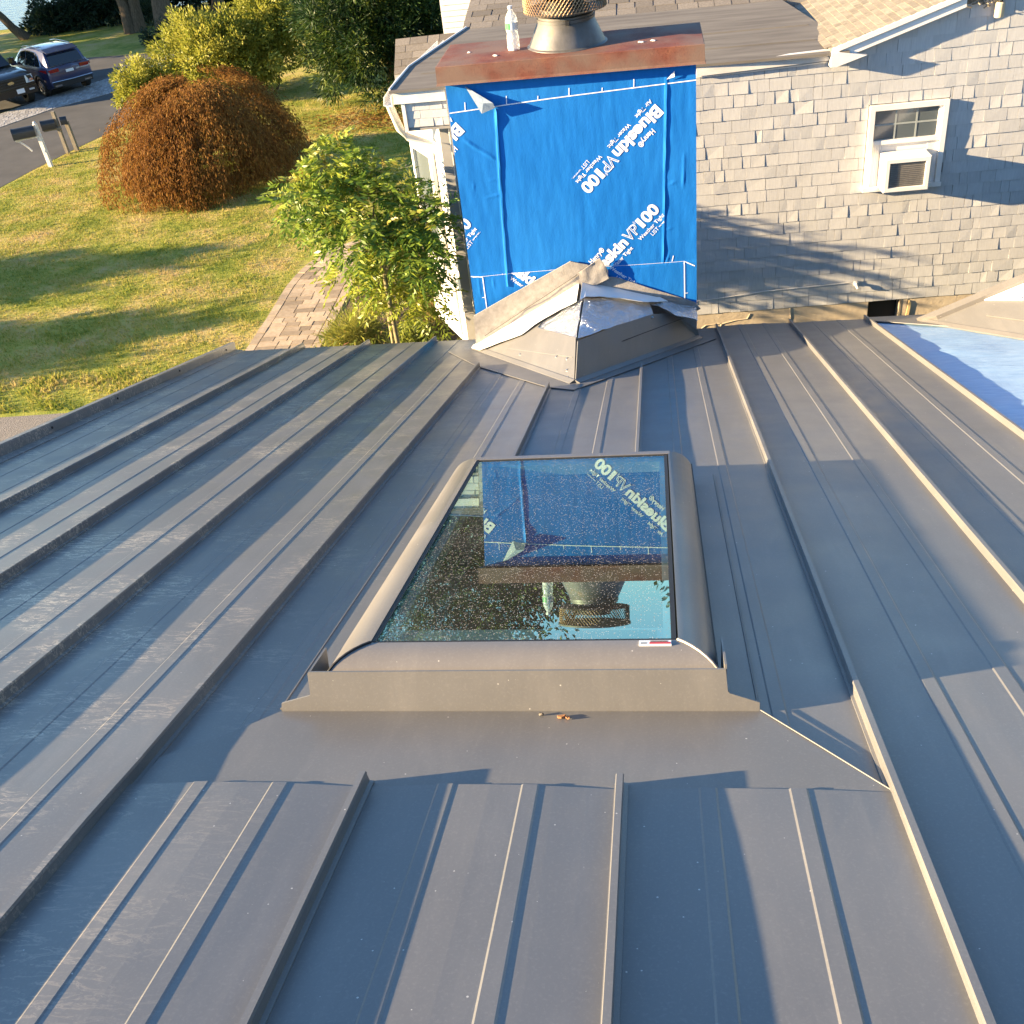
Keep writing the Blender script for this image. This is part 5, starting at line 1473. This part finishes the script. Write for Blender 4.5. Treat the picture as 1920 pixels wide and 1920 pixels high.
# planting bed between path and house
bed = sheet('planting_bed', [(-5.5, 13.0), (-5.5, 18.0), (-5.4, 19.2), (-4.6, 19.6), (-2.0, 20.0), (-1.5, 13.0)], 0.006, M['mulch'])
gp = np.stack([rng.uniform(-5.5, -2.4, 5200), rng.uniform(13.6, 19.4, 5200), np.zeros(5200)], 1)
gp[:, 2] = rng.random(5200) ** 1.5 * 0.32
struct(leaves('ground_cover', gp, rng.normal(size=(5200, 3)) + np.array([0, 0, 1.0]), rng.uniform(0.06, 0.15, 5200), rng.uniform(0.014, 0.04, 5200), np.clip(rng.normal(0.5, 0.25, 5200), 0, 1), M['bed']), 'stuff')
def bush(name, label, c, r, n_cl, per, cr, L, W, mat, lo=0.0, hi=1.0, group=None, cat='bush', stem=True, nz=0.25, top_bright=0.0):
    t = thing(name, label, cat, (c[0], c[1], 0), group)
    P, D, tn, cp = clumps(n_cl, per, c, r, cr, nz, seed=c[0] * 3.7 + c[1])
    tn = np.clip(lo + (hi - lo) * (0.55 * tn + 0.45 * rng.random(len(tn))) + top_bright * (P[:, 2] - c[2]) / r[2], 0, 1)
    ok = P[:, 2] > 0.03
    P, D, tn = P[ok], D[ok], tn[ok]
    leaves('foliage' if cat != 'tree' else 'crown', P, D, L * rng.uniform(0.7, 1.3, len(P)), W * rng.uniform(0.7, 1.3, len(P)), tn, mat, t)
    if stem:
        sel = cp[rng.choice(len(cp), min(7, len(cp)), replace=False)]
        limbs((c[0], c[1], 0), [tuple(x) for x in sel], max(0.02, r[0] * 0.03), M['bark'], t, 'trunk' if cat == 'tree' else 'stem', 0.2)
    return t
bush('grass_clump', 'yellow ornamental grass clump beside the path', (-4.95, 15.6, 0.16), (0.42, 0.35, 0.26), 60, 40, 0.12, 0.22, 0.012, M['bed'], 0.45, 0.8, cat='plant', stem=False)
bush('heather_plant', 'reddish brown twiggy low plant right of the yellow grass clump', (-3.55, 16.0, 0.26), (0.42, 0.4, 0.34), 70, 45, 0.11, 0.06, 0.022, M['bed'], 0.7, 1.0, cat='plant')
bush('leafy_plant', 'low bright green leafy plant at the foot of the corner post', (-3.95, 15.35, 0.15), (0.30, 0.25, 0.22), 40, 30, 0.10, 0.10, 0.035, M['bed'], 0.2, 0.6, cat='plant')
bush('spiky_shrub', 'fine leaved shrub with arching tips behind the sumac', (-4.35, 19.4, 0.75), (0.62, 0.5, 0.75), 110, 60, 0.17, 0.13, 0.02, M['privet'], 0.2, 0.9)

# lawn shrubs behind the maple
bush('privet_shrub', 'large yellow green shrub lit by the sun behind the maple', (-13.2, 33.4, 1.25), (1.9, 1.4, 1.25), 420, 70, 0.26, 0.11, 0.05, M['privet'], 0.15, 1.0, nz=0.35)
bush('privet_shrub', 'taller pale green shrub against the dark conifer', (-11.75, 34.2, 1.5), (1.3, 1.1, 1.35), 280, 70, 0.25, 0.11, 0.05, M['privet'], 0.1, 0.9, nz=0.3)
bush('privet_shrub', 'small leftmost yellow green bush beside the road behind the maple', (-15.3, 32.3, 0.85), (0.78, 0.7, 0.75), 130, 60, 0.18, 0.10, 0.045, M['privet'], 0.2, 1.0)
# conifer beside the house
cf = thing('pine_tree', 'tall dark bushy conifer between the lawn shrubs and the house', 'tree', (-7.3, 31.3, 0))
parts = [clumps(1000, 60, (-7.55, 31.2, 1.9), (2.15, 1.6, 2.2), 0.27, 0.35, seed=4), clumps(1000, 52, (-6.9, 31.5, 7.4), (2.6, 1.8, 5.4), 0.36, 0.3, seed=9)]
P = np.concatenate([p[0] for p in parts]); D = np.concatenate([p[1] for p in parts]); tn = np.concatenate([p[2] for p in parts])
ok = P[:, 2] > 0.05; P, D, tn = P[ok], D[ok], tn[ok]
leaves('crown', P, D, 0.17 * rng.uniform(0.7, 1.3, len(P)), 0.030 * rng.uniform(0.7, 1.4, len(P)), np.clip(0.95 * (0.8 * tn ** 1.6 + 0.2 * rng.random(len(P))), 0, 1), M['pine'], cf)
limbs((-7.3, 31.3, 0), [(-6.9, 31.5, 11.0), (-7.9, 31.0, 5.0), (-6.0, 31.6, 6.0), (-7.4, 30.6, 7.5)], 0.16, M['bark'], cf, 'trunk', 0.15, fork=0.3)
bush('pine_tree', 'narrow dark evergreen touching the white end wall', (-5.75, 31.4, 2.0), (1.0, 1.0, 1.9), 240, 60, 0.25, 0.18, 0.016, M['pine'], 0.0, 0.7, cat='tree', nz=0.3)
# rust coloured needles fallen below the conifer
n = 2200
gp = np.stack([rng.normal(-7.2, 1.3, n), rng.normal(29.6, 0.7, n), rng.random(n) * 0.03 + 0.01], 1)
struct(leaves('fallen_needles', gp, rng.normal(size=(n, 3)) * np.array([1, 1, 0.15]), 0.16, 0.02, rng.random(n), M['maple']), 'stuff')

# far edge of the property: hedge, big trees, shaded shrubs
hedge_spots = [(-26.6, 49.0, 0.75, 'leftmost dark hedge bush by the leaning tree'), (-25.3, 49.3, 0.95, 'dark hedge bush second from the leaning tree'), (-24.0, 49.8, 1.15, 'dark hedge bush third from the leaning tree'), (-22.6, 50.2, 1.3, 'dark hedge bush just left of the forked trunk')]
for x, y, h, lab in hedge_spots:
    bush('hedge_bush', lab, (x, y, h * 0.62), (1.0, 0.8, h), 120, 40, 0.28, 0.17, 0.09, M['darkleaf'], 0, 0.8, 'dark hedge along the water', nz=0.3)
for i, (x, y, h, lab) in enumerate([(-20.4, 51.5, 1.9, 'tall dark shrub behind the forked trunk'), (-18.0, 52.0, 2.0, 'tall dark shrub behind the middle trunk'), (-15.2, 52.5, 2.2, 'tall dark shrub behind the rightmost far trunk'), (-12.0, 53, 2.3, 'tall dark shrub beyond the pale green shrub')]):
    bush('tall_shrub', lab, (x, y, h * 0.7), (1.8, 1.2, h), 190, 40, 0.42, 0.22, 0.11, M['darkleaf'], 0, 0.8, 'dark shrubs at the far boundary', nz=0.3)
bush('shaded_shrub', 'grey green shrub in shade on the far lawn before the hedge', (-21.9, 48.6, 0.5), (0.85, 0.6, 0.5), 90, 40, 0.2, 0.12, 0.05, M['darkleaf'], 0.3, 1.0)
bush('shaded_shrub', 'dark low shrub at the driveway edge below the forked trunk', (-18.8, 43.6, 0.35), (1.3, 0.7, 0.5), 110, 40, 0.2, 0.12, 0.05, M['darkleaf'], 0.1, 0.9)
def big_tree(label, base, trunks, r, crown, n_cl, leafm='darkleaf'):
    t = thing('shade_tree', label, 'tree', base)
    mb = MB()
    for off, tip in trunks:
        b = V(*base) + V(*off); tp = V(*tip)
        pts = [b + (tp - b) * (i / 7) + V(random.gauss(0, .05), random.gauss(0, .05), 0) * (i > 0) for i in range(8)]
        mb.tube(pts, [r * (1.3 if i == 0 else 1.0 - 0.09 * i) for i in range(8)], 10)
    mb.build('trunk', M['bark'], t, smooth=60)
    P, D, tn, cp = clumps(n_cl, 26, crown[0], crown[1], 0.75, 0.3, seed=base[0])
    kk = 0.6 if leafm == 'pine' else 1.0
    leaves('crown', P, D, kk * 0.42 * rng.uniform(0.7, 1.3, len(P)), kk * 0.22 * rng.uniform(0.7, 1.3, len(P)), np.clip(tn, 0, 1), M[leafm], t)
    return t
big_tree('forked pale trunk of a tall tree on the far lawn', (-21.82, 46.9, 0), [((-0.1, 0, 0), (-22.6, 47.2, 7)), ((0.2, 0.1, 0), (-21.0, 47, 7))], 0.26, ((-21.8, 47.5, 8.5), (3.6, 3.2, 3.4)), 330)
big_tree('thick dark middle trunk of a tall tree on the far lawn', (-19.7, 45.5, 0), [((0, 0, 0), (-19.9, 46.5, 8))], 0.42, ((-19, 47, 9.5), (3.6, 3.4, 3.6)), 330)
big_tree('rightmost far trunk seen over the yellow green shrubs', (-18.0, 47.2, 0), [((0, 0, 0), (-17.9, 47.8, 8))], 0.30, ((-16.5, 48.5, 9), (3.5, 3.4, 3.6)), 330)
big_tree('leaning tree at the water behind the cars', (-27.3, 47.9, 0), [((0, 0, 0), (-29.6, 46.6, 3.6))], 0.20, ((-29.8, 46.8, 4.6), (2.2, 2.0, 1.6)), 130)
big_tree('tall evergreen standing behind the house wing', (-4.6, 36.5, 0), [((0, 0, 0), (-4.6, 36.5, 9))], 0.30, ((-4.9, 36.5, 7.2), (2.6, 2.4, 4.0)), 380, 'pine')

big_tree('tall evergreen straight behind the house roof', (0.9, 36.0, 0), [((0, 0, 0), (0.9, 36.0, 8))], 0.26, ((1.1, 36.0, 6.2), (1.7, 1.6, 3.0)), 220, 'pine')
# evergreens added out of view on the right to darken right-facing metal
for x, y, lab in ((9.5, -7.0, 'evergreen beyond the right edge, farthest behind the ridge'), (8.8, 4.6, 'evergreen beyond the right edge, level with the skylight'), (11.5, 10.5, 'evergreen beyond the right edge, past the gable'), (12.5, 0.5, 'evergreen beyond the right edge, in the second row'), (8.5, 2.0, 'evergreen beyond the right edge, nearest the ridge'), (9.2, -2.6, 'evergreen beyond the right edge, behind the ridge'), (10.5, 6.5, 'evergreen beyond the right edge, beside the house')):
    big_tree(lab, (x, y, 0), [((0, 0, 0), (x, y, 9))], 0.25, ((x, y, 6.4), (2.5, 2.5, 5.6)), 520, 'pine')

# trees of the neighbour to the left, outside the picture, whose shadows cross the lawn
for i, (x, y, z, r, n, lab) in enumerate([(-26.5, 16.2, 2.3, (1.7, 1.5, 1.7), 170, 'round street tree left of the lawn, farther of two'), (-24.0, 12.8, 2.0, (1.6, 1.5, 1.7), 170, 'round street tree left of the lawn, nearer of two')]):
    bush('street_tree', lab, (x, y, z), r, n, 34, 0.42, 0.26, 0.14, M['privet'], 0, 0.7, 'street trees left of the lawn', cat='tree', nz=0.35)

for i, (x, y, z, r, n, lab) in enumerate([(-37.0, 40.2, 5.0, (2.6, 2.2, 4.6), 240, 'tall street tree beyond the left edge, shading the driveway side'), (-39.0, 45.0, 5.5, (3.0, 2.4, 5.2), 260, 'tall street tree beyond the left edge, shading the far lawn')]):
    bush('street_tree', lab, (x, y, z), r, n, 34, 0.6, 0.36, 0.2, M['darkleaf'], 0, 0.9, 'street trees left of the lawn', cat='tree', nz=0.3)

# ------------------------------------------------------------------ mailboxes
def mailbox(name, label, base, post_top, box_c, box_dir, L, Wd, Hh, post_mat, box_mat, arm=True, brace=False, cap=True, pw=0.05):
    t = thing(name, label, 'mailbox', base)
    mb = MB(); b = V(*base); tp = V(*post_top)
    mb.hexa([b + V(-pw, -pw, 0), b + V(pw, -pw, 0), b + V(pw, pw, 0), b + V(-pw, pw, 0), tp + V(-pw, -pw, 0), tp + V(pw, -pw, 0), tp + V(pw, pw, 0), tp + V(-pw, pw, 0)])
    po = mb.build('post', post_mat, t)
    if cap:
        m2 = MB(); m2.lathe(tp, [(0.06, 0), (0.065, 0.02), (0.02, 0.03), (0.042, 0.055), (0.03, 0.085), (0.0, 0.095)], 12); m2.build('finial', post_mat, po, smooth=50)
    d = V(*box_dir).normalized(); s = V(-d.y, d.x, 0); c = V(*box_c)
    prof = [(-Wd, 0.0), (Wd, 0.0), (Wd, Hh * 0.5)] + [(Wd * math.cos(a), Hh * 0.5 + Hh * 0.5 * math.sin(a)) for a in [math.pi * i / 10 for i in range(1, 10)]] + [(-Wd, Hh * 0.5)]
    mb = MB(); mb.sweep(prof, [[c + d * u + s * a + V(0, 0, h) for a, h in prof] for u in (-L / 2, L / 2)])
    bx = mb.build('box', box_mat, t, smooth=40)
    m2 = MB(); k = 1.06
    m2.sweep(prof, [[c + d * u + s * a * k + V(0, 0, h * k - 0.005) for a, h in prof] for u in (L / 2, L / 2 + 0.02)]); m2.build('door', box_mat, bx, smooth=40)
    if arm:
        m2 = MB(); m2.fbox(lambda u, v, w: c + d * u + s * v + V(0, 0, w), (-L / 2 - 0.12, -0.05, -0.05), (L / 2, 0.05, -0.002)); m2.build('arm', post_mat, t)
    if brace:
        m2 = MB(); ctr = c + V(0, 0, -0.05)
        pts = [ctr + d * (0.25 - 0.05 * i) + V(0, 0, -0.32 * (i / 6) ** 1.6) for i in range(7)]
        m2.tube(pts, 0.025, 6); m2.build('brace', post_mat, t)
    return t
mailbox('mailbox', 'large dark mailbox on a white turned post nearest the lawn', (-16.2, 27.43, 0), (-16.24, 27.42, 1.12), (-16.53, 27.26, 0.86), (-0.88, -0.47, 0), 0.56, 0.12, 0.27, M['white_dirty'], M['mail_black'], True, True)
mailbox('mailbox', 'smaller dark mailbox on a weathered grey post behind the white post', (-16.27, 28.63, 0), (-16.29, 28.6, 1.16), (-16.47, 28.48, 0.74), (-0.88, -0.47, 0), 0.36, 0.10, 0.24, M['wood_grey'], M['mail_black'], True, False, False, 0.045)
mailbox('newspaper_box', 'short black box on a twin wooden post, rightmost of the mailboxes', (-16.10, 28.86, 0), (-16.12, 28.82, 0.82), (-16.12, 28.72, 0.78), (-0.88, -0.47, 0), 0.16, 0.09, 0.2, M['wood_grey'], M['mail_black'], False, False, False, 0.05)

# ------------------------------------------------------------------ vehicles
def wheel(t, F, x, y, r, w, side):
    c = F(x, y, r); ax = (F(x, y + side, r) - c).normalized()
    k = (F(1, 0, 0) - F(0, 0, 0)).length
    mb = MB(); R_ = r * k; ww = w * k
    mb.lathe(c, [(R_ * 0.62, -ww / 2), (R_ * 0.93, -ww / 2), (R_, -ww * 0.3), (R_, ww * 0.3), (R_ * 0.93, ww / 2), (R_ * 0.66, ww / 2), (R_ * 0.62, ww * 0.35), (R_ * 0.62, -ww / 2)], 28, axis=ax)
    wh = mb.build('wheel', M['tyre'], t, smooth=40)
    mb = MB(); mb.lathe(c, [(R_ * 0.66, ww * 0.48), (R_ * 0.60, ww * 0.44), (R_ * 0.58, ww * 0.1), (0.0, ww * 0.05)], 28, axis=ax)
    e1 = ax.cross(V(0, 0, 1)).normalized(); e2 = ax.cross(e1)
    mb.build('rim_well', M['plastic_black'], wh, smooth=40)
    mb = MB()
    mb.lathe(c, [(R_ * 0.66, ww * 0.46), (R_ * 0.645, ww * 0.52), (R_ * 0.60, ww * 0.50), (R_ * 0.59, ww * 0.4)], 28, axis=ax)
    for i in range(5):
        for da in (-0.14, 0.14):
            a = 2 * math.pi * i / 5 + da
            u = e1 * math.cos(a) + e2 * math.sin(a); v = ax.cross(u)
            p0, p1 = c + ax * ww * 0.38, c + u * R_ * 0.62 + ax * ww * 0.44
            mb.hexa([p0 - v * .02, p0 + v * .02, p1 + v * .018, p1 - v * .018, p0 - v * .02 + ax * .03, p0 + v * .02 + ax * .03, p1 + v * .018 + ax * .02, p1 - v * .018 + ax * .02])
    mb.lathe(c + ax * ww * 0.38, [(R_ * 0.16, 0), (R_ * 0.15, 0.03), (0, 0.035)], 14, axis=ax)
    mb.build('rim', M['rim'], wh)

def loft(F, st, prof):
    """st: list of stations; prof(station)-> list of (y,z) for the full ring"""
    mb = MB(); rings = []
    for s in st: rings.append([F(s[0], y, z) for y, z in prof(s)])
    mb.sweep([0] * len(rings[0]), rings)
    return mb

def half(pts):
    return pts + [(-y, z) for y, z in reversed(pts) if abs(y) > 1e-6]

def suv(label, origin, heading, k):
    t = thing('parked_suv', label, 'car', origin)
    h = V(*heading).normalized(); s = V(-h.y, h.x, 0); o = V(*origin)
    def F(x, y, z): return o + (h * x + s * y + V(0, 0, z)) * k
    # x=0 rear bumper, 4.75 front
    body = [(0.0, 0.52, 0.80, 0.70, 0.95), (0.06, 0.36, 0.88, 0.86, 1.08), (0.35, 0.28, 0.95, 0.93, 1.14), (0.9, 0.24, 0.96, 0.95, 1.12), (1.6, 0.23, 0.95, 0.94, 1.08), (2.6, 0.23, 0.95, 0.94, 1.05), (3.3, 0.23, 0.95, 0.93, 1.04), (3.8, 0.24, 0.95, 0.90, 1.02), (4.4, 0.28, 0.90, 0.80, 0.92), (4.68, 0.38, 0.80, 0.70, 0.80), (4.75, 0.5, 0.70, 0.62, 0.72)]
    def pr(a):
        x, z0, w, wb, zb = a
        return half([(0.0, z0), (w * 0.9, z0), (w, z0 + 0.14), (w * 1.0, (z0 + zb) * 0.52), (w * 0.985, zb - 0.10), (wb * 0.97, zb), (0.0, zb + 0.03)])
    bd = loft(F, body, pr).build('body', M['blue_car'], t, smooth=35)
    cab = [(0.12, 1.05, 0.84, 0.80, 1.12), (0.30, 1.06, 0.88, 0.72, 1.50), (0.48, 1.06, 0.90, 0.66, 1.63), (1.1, 1.05, 0.91, 0.66, 1.69), (2.0, 1.03, 0.92, 0.66, 1.69), (2.7, 1.02, 0.91, 0.64, 1.62), (3.0, 1.02, 0.90, 0.68, 1.45), (3.55, 1.0, 0.86, 0.80, 1.05)]
    def pc(a):
        x, zb, wb, wr, zr = a
        return half([(0.0, zb), (wb, zb), (wb * 0.6 + wr * 0.4, zb + (zr - zb) * 0.45), (wr, zr - 0.03 * (zr - zb)), (wr * 0.9, zr), (0.0, zr + 0.015)])
    loft(F, cab, pc).build('cabin', M['blue_car'], t, smooth=35)
    # tall narrow windows on each side
    def sidept(x, u, sgn, out=0.008):
        j = 0
        while j < len(cab) - 2 and x > cab[j + 1][0]: j += 1
        a, b = cab[j], cab[j + 1]; m = (x - a[0]) / (b[0] - a[0])
        zb, wb, wr, zr = [a[i] + (b[i] - a[i]) * m for i in range(1, 5)]
        pts = [(wb, zb), (wb * 0.6 + wr * 0.4, zb + (zr - zb) * 0.45), (wr, zr - 0.03 * (zr - zb))]
        z = zb + 0.05 + (zr - zb - 0.13) * u
        if z < pts[1][1]: q = (z - pts[0][1]) / (pts[1][1] - pts[0][1]); y = pts[0][0] + (pts[1][0] - pts[0][0]) * q
        else: q = (z - pts[1][1]) / (pts[2][1] - pts[1][1]); y = pts[1][0] + (pts[2][0] - pts[1][0]) * q
        return F(x, sgn * (y + out), z)
    for sgn in (1, -1):
        for xs, hi in (((0.62, 0.85, 1.12), (0.25, 0.75, 0.92)), ((1.18, 1.6, 2.02), (0.94, 0.97, 0.97)), ((2.10, 2.5, 2.95), (0.96, 0.94, 0.82))):
            mb = MB(); vs = []
            for x, u in zip(xs, hi): vs += [sidept(x, 0.0, sgn), sidept(x, u * 0.5, sgn), sidept(x, u, sgn)]
            mb.add(vs, [(3 * i + j, 3 * i + j + 1, 3 * i + j + 4, 3 * i + j + 3) for i in range(2) for j in range(2)])
            mb.build('side_window', M['car_glass'], t, smooth=40, recalc=False)
        mb = MB(); mb.tube([sidept(x, u, sgn, 0.012) for x, u in ((0.55, 0.02), (0.62, 0.28), (0.85, 0.78), (1.12, 0.95), (1.6, 1.0), (2.1, 1.0), (2.6, 0.95), (3.0, 0.80))], 0.014 * k, 5); mb.build('chrome_trim', M['chrome'], t)
        mb = MB(); mb.tube([sidept(x, -0.05, sgn, 0.012) for x in (0.55, 1.0, 1.6, 2.2, 2.8, 3.1)], 0.011 * k, 5); mb.build('chrome_trim', M['chrome'], t)
        mb = MB(); mb.tube([F(x, sgn * 0.60, z) for x, z in ((0.5, 1.66), (0.7, 1.71), (1.4, 1.745), (2.2, 1.74), (2.6, 1.69))], 0.018 * k, 6); mb.build('roof_rail', M['chrome'], t)
        for x in (0.92, 3.72): wheel(t, F, x, sgn * 0.84, 0.365, 0.24, sgn)
        for x in (0.92, 3.72):
            mb = MB(); pts = [F(x + 0.44 * math.cos(a), sgn * 0.965, 0.365 + 0.44 * math.sin(a)) for a in [math.pi * i / 12 for i in range(13)]]
            mb.tube(pts, 0.035 * k, 6); mb.build('wheel_arch', M['chrome'] if False else M['plastic_black'], t)
        mb = MB(); mb.prism([F(0.02, sgn * 0.44, 0.93), F(0.05, sgn * 0.80, 0.92), F(0.05, sgn * 0.86, 1.03), F(0.02, sgn * 0.44, 1.05)], -h * 0.05 * k); lamp = mb.build('tail_light', M['red_lamp'], t)
        mb = MB(); mb.prism([F(0.10, sgn * 0.90, 0.93), F(0.52, sgn * 0.975, 0.99), F(0.50, sgn * 0.97, 1.04), F(0.10, sgn * 0.90, 1.05)], s * sgn * 0.02); mb.build('side_marker', M['red_lamp'], lamp)
        mb = MB(); mb.fbox(F, (-0.02, sgn * 0.62 - 0.14, 0.40), (0.05, sgn * 0.62 + 0.14, 0.46)); mb.build('exhaust_tip', M['chrome'], t)
        mb = MB(); mb.fbox(F, (3.0, sgn * 0.98 - 0.10, 1.02), (3.14, sgn * 0.98 + 0.10, 1.17)); mb.build('mirror', M['blue_car'], t)
    mb = MB(); mb.add([F(0.09, -0.68, 1.14), F(0.09, 0.68, 1.14), F(0.275, 0.62, 1.50), F(0.275, -0.62, 1.50)], [(0, 1, 2, 3)]); mb.build('rear_window', M['car_glass'], t)
    mb = MB(); mb.prism([F(0.16, -0.64, 1.58), F(0.16, 0.64, 1.58), F(0.60, 0.64, 1.68), F(0.60, -0.64, 1.68)], V(0, 0, 0.03 * k)); mb.build('spoiler', M['blue_car'], t)
    mb = MB(); mb.prism([F(0.035, -0.30, 0.83), F(0.035, 0.30, 0.83), F(0.05, 0.36, 0.97), F(0.05, -0.36, 0.97)], -h * 0.03 * k); rec = mb.build('plate_recess', M['blue_car'], t)
    mb = MB(); mb.prism([F(0.0, -0.16, 0.84), F(0.0, 0.16, 0.84), F(0.012, 0.16, 0.96), F(0.012, -0.16, 0.96)], -h * 0.01 * k); mb.build('number_plate', M['plate'], rec)
    mb = MB(); mb.tube([F(-0.01, y, 0.57 + 0.02 * abs(y)) for y in (-0.85, -0.4, 0, 0.4, 0.85)], 0.014 * k, 6); mb.build('bumper_chrome', M['chrome'], t)
    mb = MB(); mb.prism([F(0.0, -0.82, 0.36), F(0.0, 0.82, 0.36), F(-0.02, 0.82, 0.55), F(-0.02, -0.82, 0.55)], h * 0.04 * k); mb.build('lower_bumper', M['plastic_black'], t)
    mb = MB(); mb.lathe(F(0.09, 0, 1.06), [(0.05 * k, 0), (0.04 * k, 0.012)], 14, axis=-h); mb.build('badge', M['chrome'], t)
    return t
suv('dark blue parked suv seen from behind on the driveway', (-19.5, 36.2, 0), (-0.76, 0.65, 0), 0.86)

def pickup(label, origin, heading, k):
    t = thing('pickup_truck', label, 'truck', origin)
    h = V(*heading).normalized(); s = V(-h.y, h.x, 0); o = V(*origin)
    def F(x, y, z): return o + (h * x + s * y + V(0, 0, z)) * k       # x=0 front bumper, negative to the rear
    body = [(-5.7, 0.55, 0.95, 0.95, 1.28), (-5.6, 0.5, 0.99, 0.98, 1.32), (-4.0, 0.45, 1.0, 0.99, 1.32), (-2.2, 0.42, 1.0, 0.99, 1.28), (-1.2, 0.42, 1.0, 0.98, 1.27), (-0.5, 0.46, 0.99, 0.93, 1.24), (-0.12, 0.50, 0.97, 0.90, 1.17), (0.0, 0.55, 0.94, 0.86, 1.08)]
    def pr(a):
        x, z0, w, wb, zb = a
        return half([(0.0, z0), (w * 0.95, z0), (w, z0 + 0.15), (w, zb - 0.16), (wb, zb - 0.02), (wb * 0.8, zb + 0.03), (0.0, zb + 0.02)])
    loft(F, body, pr).build('body', M['black_car'], t, smooth=35)
    cab = [(-4.0, 1.25, 0.92, 0.76, 1.85), (-3.2, 1.25, 0.94, 0.76, 1.95), (-2.4, 1.25, 0.94, 0.74, 1.93), (-2.0, 1.24, 0.93, 0.76, 1.75), (-1.35, 1.24, 0.90, 0.84, 1.28)]
    def pc(a):
        x, zb, wb, wr, zr = a
        return half([(0.0, zb), (wb, zb), (wr, zr - 0.05), (wr * 0.9, zr), (0.0, zr + 0.02)])
    loft(F, cab, pc).build('cabin', M['black_car'], t, smooth=35)
    mb = MB(); mb.add([F(-1.40, -0.76, 1.36), F(-1.40, 0.76, 1.36), F(-2.0, 0.68, 1.79), F(-2.0, -0.68, 1.79)], [(0, 1, 2, 3)])
    for i in range(4): mb.v[i] = tuple(V(*mb.v[i]) + (h * 0.02 + V(0, 0, 0.02)) * k)
    mb.build('windscreen', M['car_glass'], t)
    for sgn in (1, -1):
        mb = MB(); mb.prism([F(-3.8, sgn * 0.93, 1.34), F(-1.9, sgn * 0.93, 1.34), F(-2.3, sgn * 0.80, 1.80), F(-3.7, sgn * 0.80, 1.82)], s * sgn * 0.012); mb.build('side_window', M['car_glass'], t)
        for x in (-0.95, -4.6): wheel(t, F, x, sgn * 0.88, 0.40, 0.27, sgn)
        for x in (-0.95, -4.6):
            mb = MB(); mb.tube([F(x + 0.48 * math.cos(a), sgn * 1.0, 0.40 + 0.48 * math.sin(a)) for a in [math.pi * i / 12 for i in range(13)]], 0.04 * k, 6); mb.build('wheel_arch', M['plastic_black'], t)
        mb = MB(); mb.prism([F(0.02, sgn * 0.60, 0.86), F(-0.02, sgn * 0.93, 0.86), F(-0.10, sgn * 0.93, 1.12), F(-0.02, sgn * 0.62, 1.12)], h * 0.03 * k); hl = mb.build('headlight', M['lamp_clear'], t)
        mb = MB(); mb.prism([F(0.05, sgn * 0.74, 0.90), F(0.02, sgn * 0.90, 0.92), F(-0.03, sgn * 0.90, 1.0), F(0.03, sgn * 0.74, 0.98)], h * 0.015 * k); mb.build('turn_signal', M['amber'], hl)
        mb = MB(); mb.fbox(F, (0.03, sgn * 0.72 - 0.10, 0.60), (0.09, sgn * 0.72 + 0.10, 0.66)); mb.build('fog_light', M['lamp_clear'], t)
        mb = MB(); mb.fbox(F, (-2.05, sgn * 1.08 - 0.12, 1.30), (-1.90, sgn * 1.08 + 0.12, 1.52)); mb.build('mirror', M['black_car'], t)
    mb = MB(); mb.prism([F(0.0, -0.58, 0.78), F(0.0, 0.58, 0.78), F(-0.03, 0.60, 1.14), F(-0.03, -0.60, 1.14)], h * 0.035 * k); gr = mb.build('grille', M['plastic_black'], t)
    for z in (0.84, 0.93, 1.03):
        mb = MB(); mb.fbox(F, (0.03, -0.56, z), (0.055, 0.56, z + 0.045)); mb.build('grille_bar', M['black_car'], gr)
    mb = MB()
    pts = [F(0.06, 0.13 * math.cos(a), 0.975 + 0.055 * math.sin(a)) for a in [2 * math.pi * i / 20 for i in range(20)]]
    mb.prism(pts, h * 0.012 * k); mb.build('oval_badge', M['chrome'], gr)
    mb = MB(); mb.prism([F(-0.02, -0.95, 0.48), F(-0.02, 0.95, 0.48), F(-0.02, 0.95, 0.74), F(-0.02, -0.95, 0.74)], h * 0.09 * k); bp = mb.build('front_bumper', M['black_car'], t)
    mb = MB(); mb.prism([F(0.075, 0.12, 0.56), F(0.075, 0.42, 0.56), F(0.075, 0.42, 0.72), F(0.075, 0.12, 0.72)], h * 0.01 * k); mb.build('number_plate', M['plate'], bp)
    for y in (-0.25, 0.0):
        mb = MB(); mb.tube([F(0.07, y, 0.50), F(0.13, y, 0.46), F(0.10, y, 0.40)], 0.025 * k, 6); mb.build('tow_hook', M['plastic_black'], bp)
    return t
pickup('black pickup truck facing the road at the left edge', (-20.75, 34.45, 0), (0.78, -0.62, 0), 0.86)

# ------------------------------------------------------------------ groups of look-alikes
for o in list(COL.objects):
    if o.parent is not None or 'label' not in o.keys(): continue
    k = o.name.split('.')[0]
    g = {'shade_tree': 'tall trees around the property', 'privet_shrub': 'yellow green shrubs behind the maple', 'mailbox': 'mailboxes at the road edge',
         'pine_tree': 'dark conifers beside the house', 'leaf_scrap': 'scraps lying below the skylight flashing', 'shaded_shrub': 'shaded shrubs on the far lawn'}.get(k)
    if g: o['group'] = g
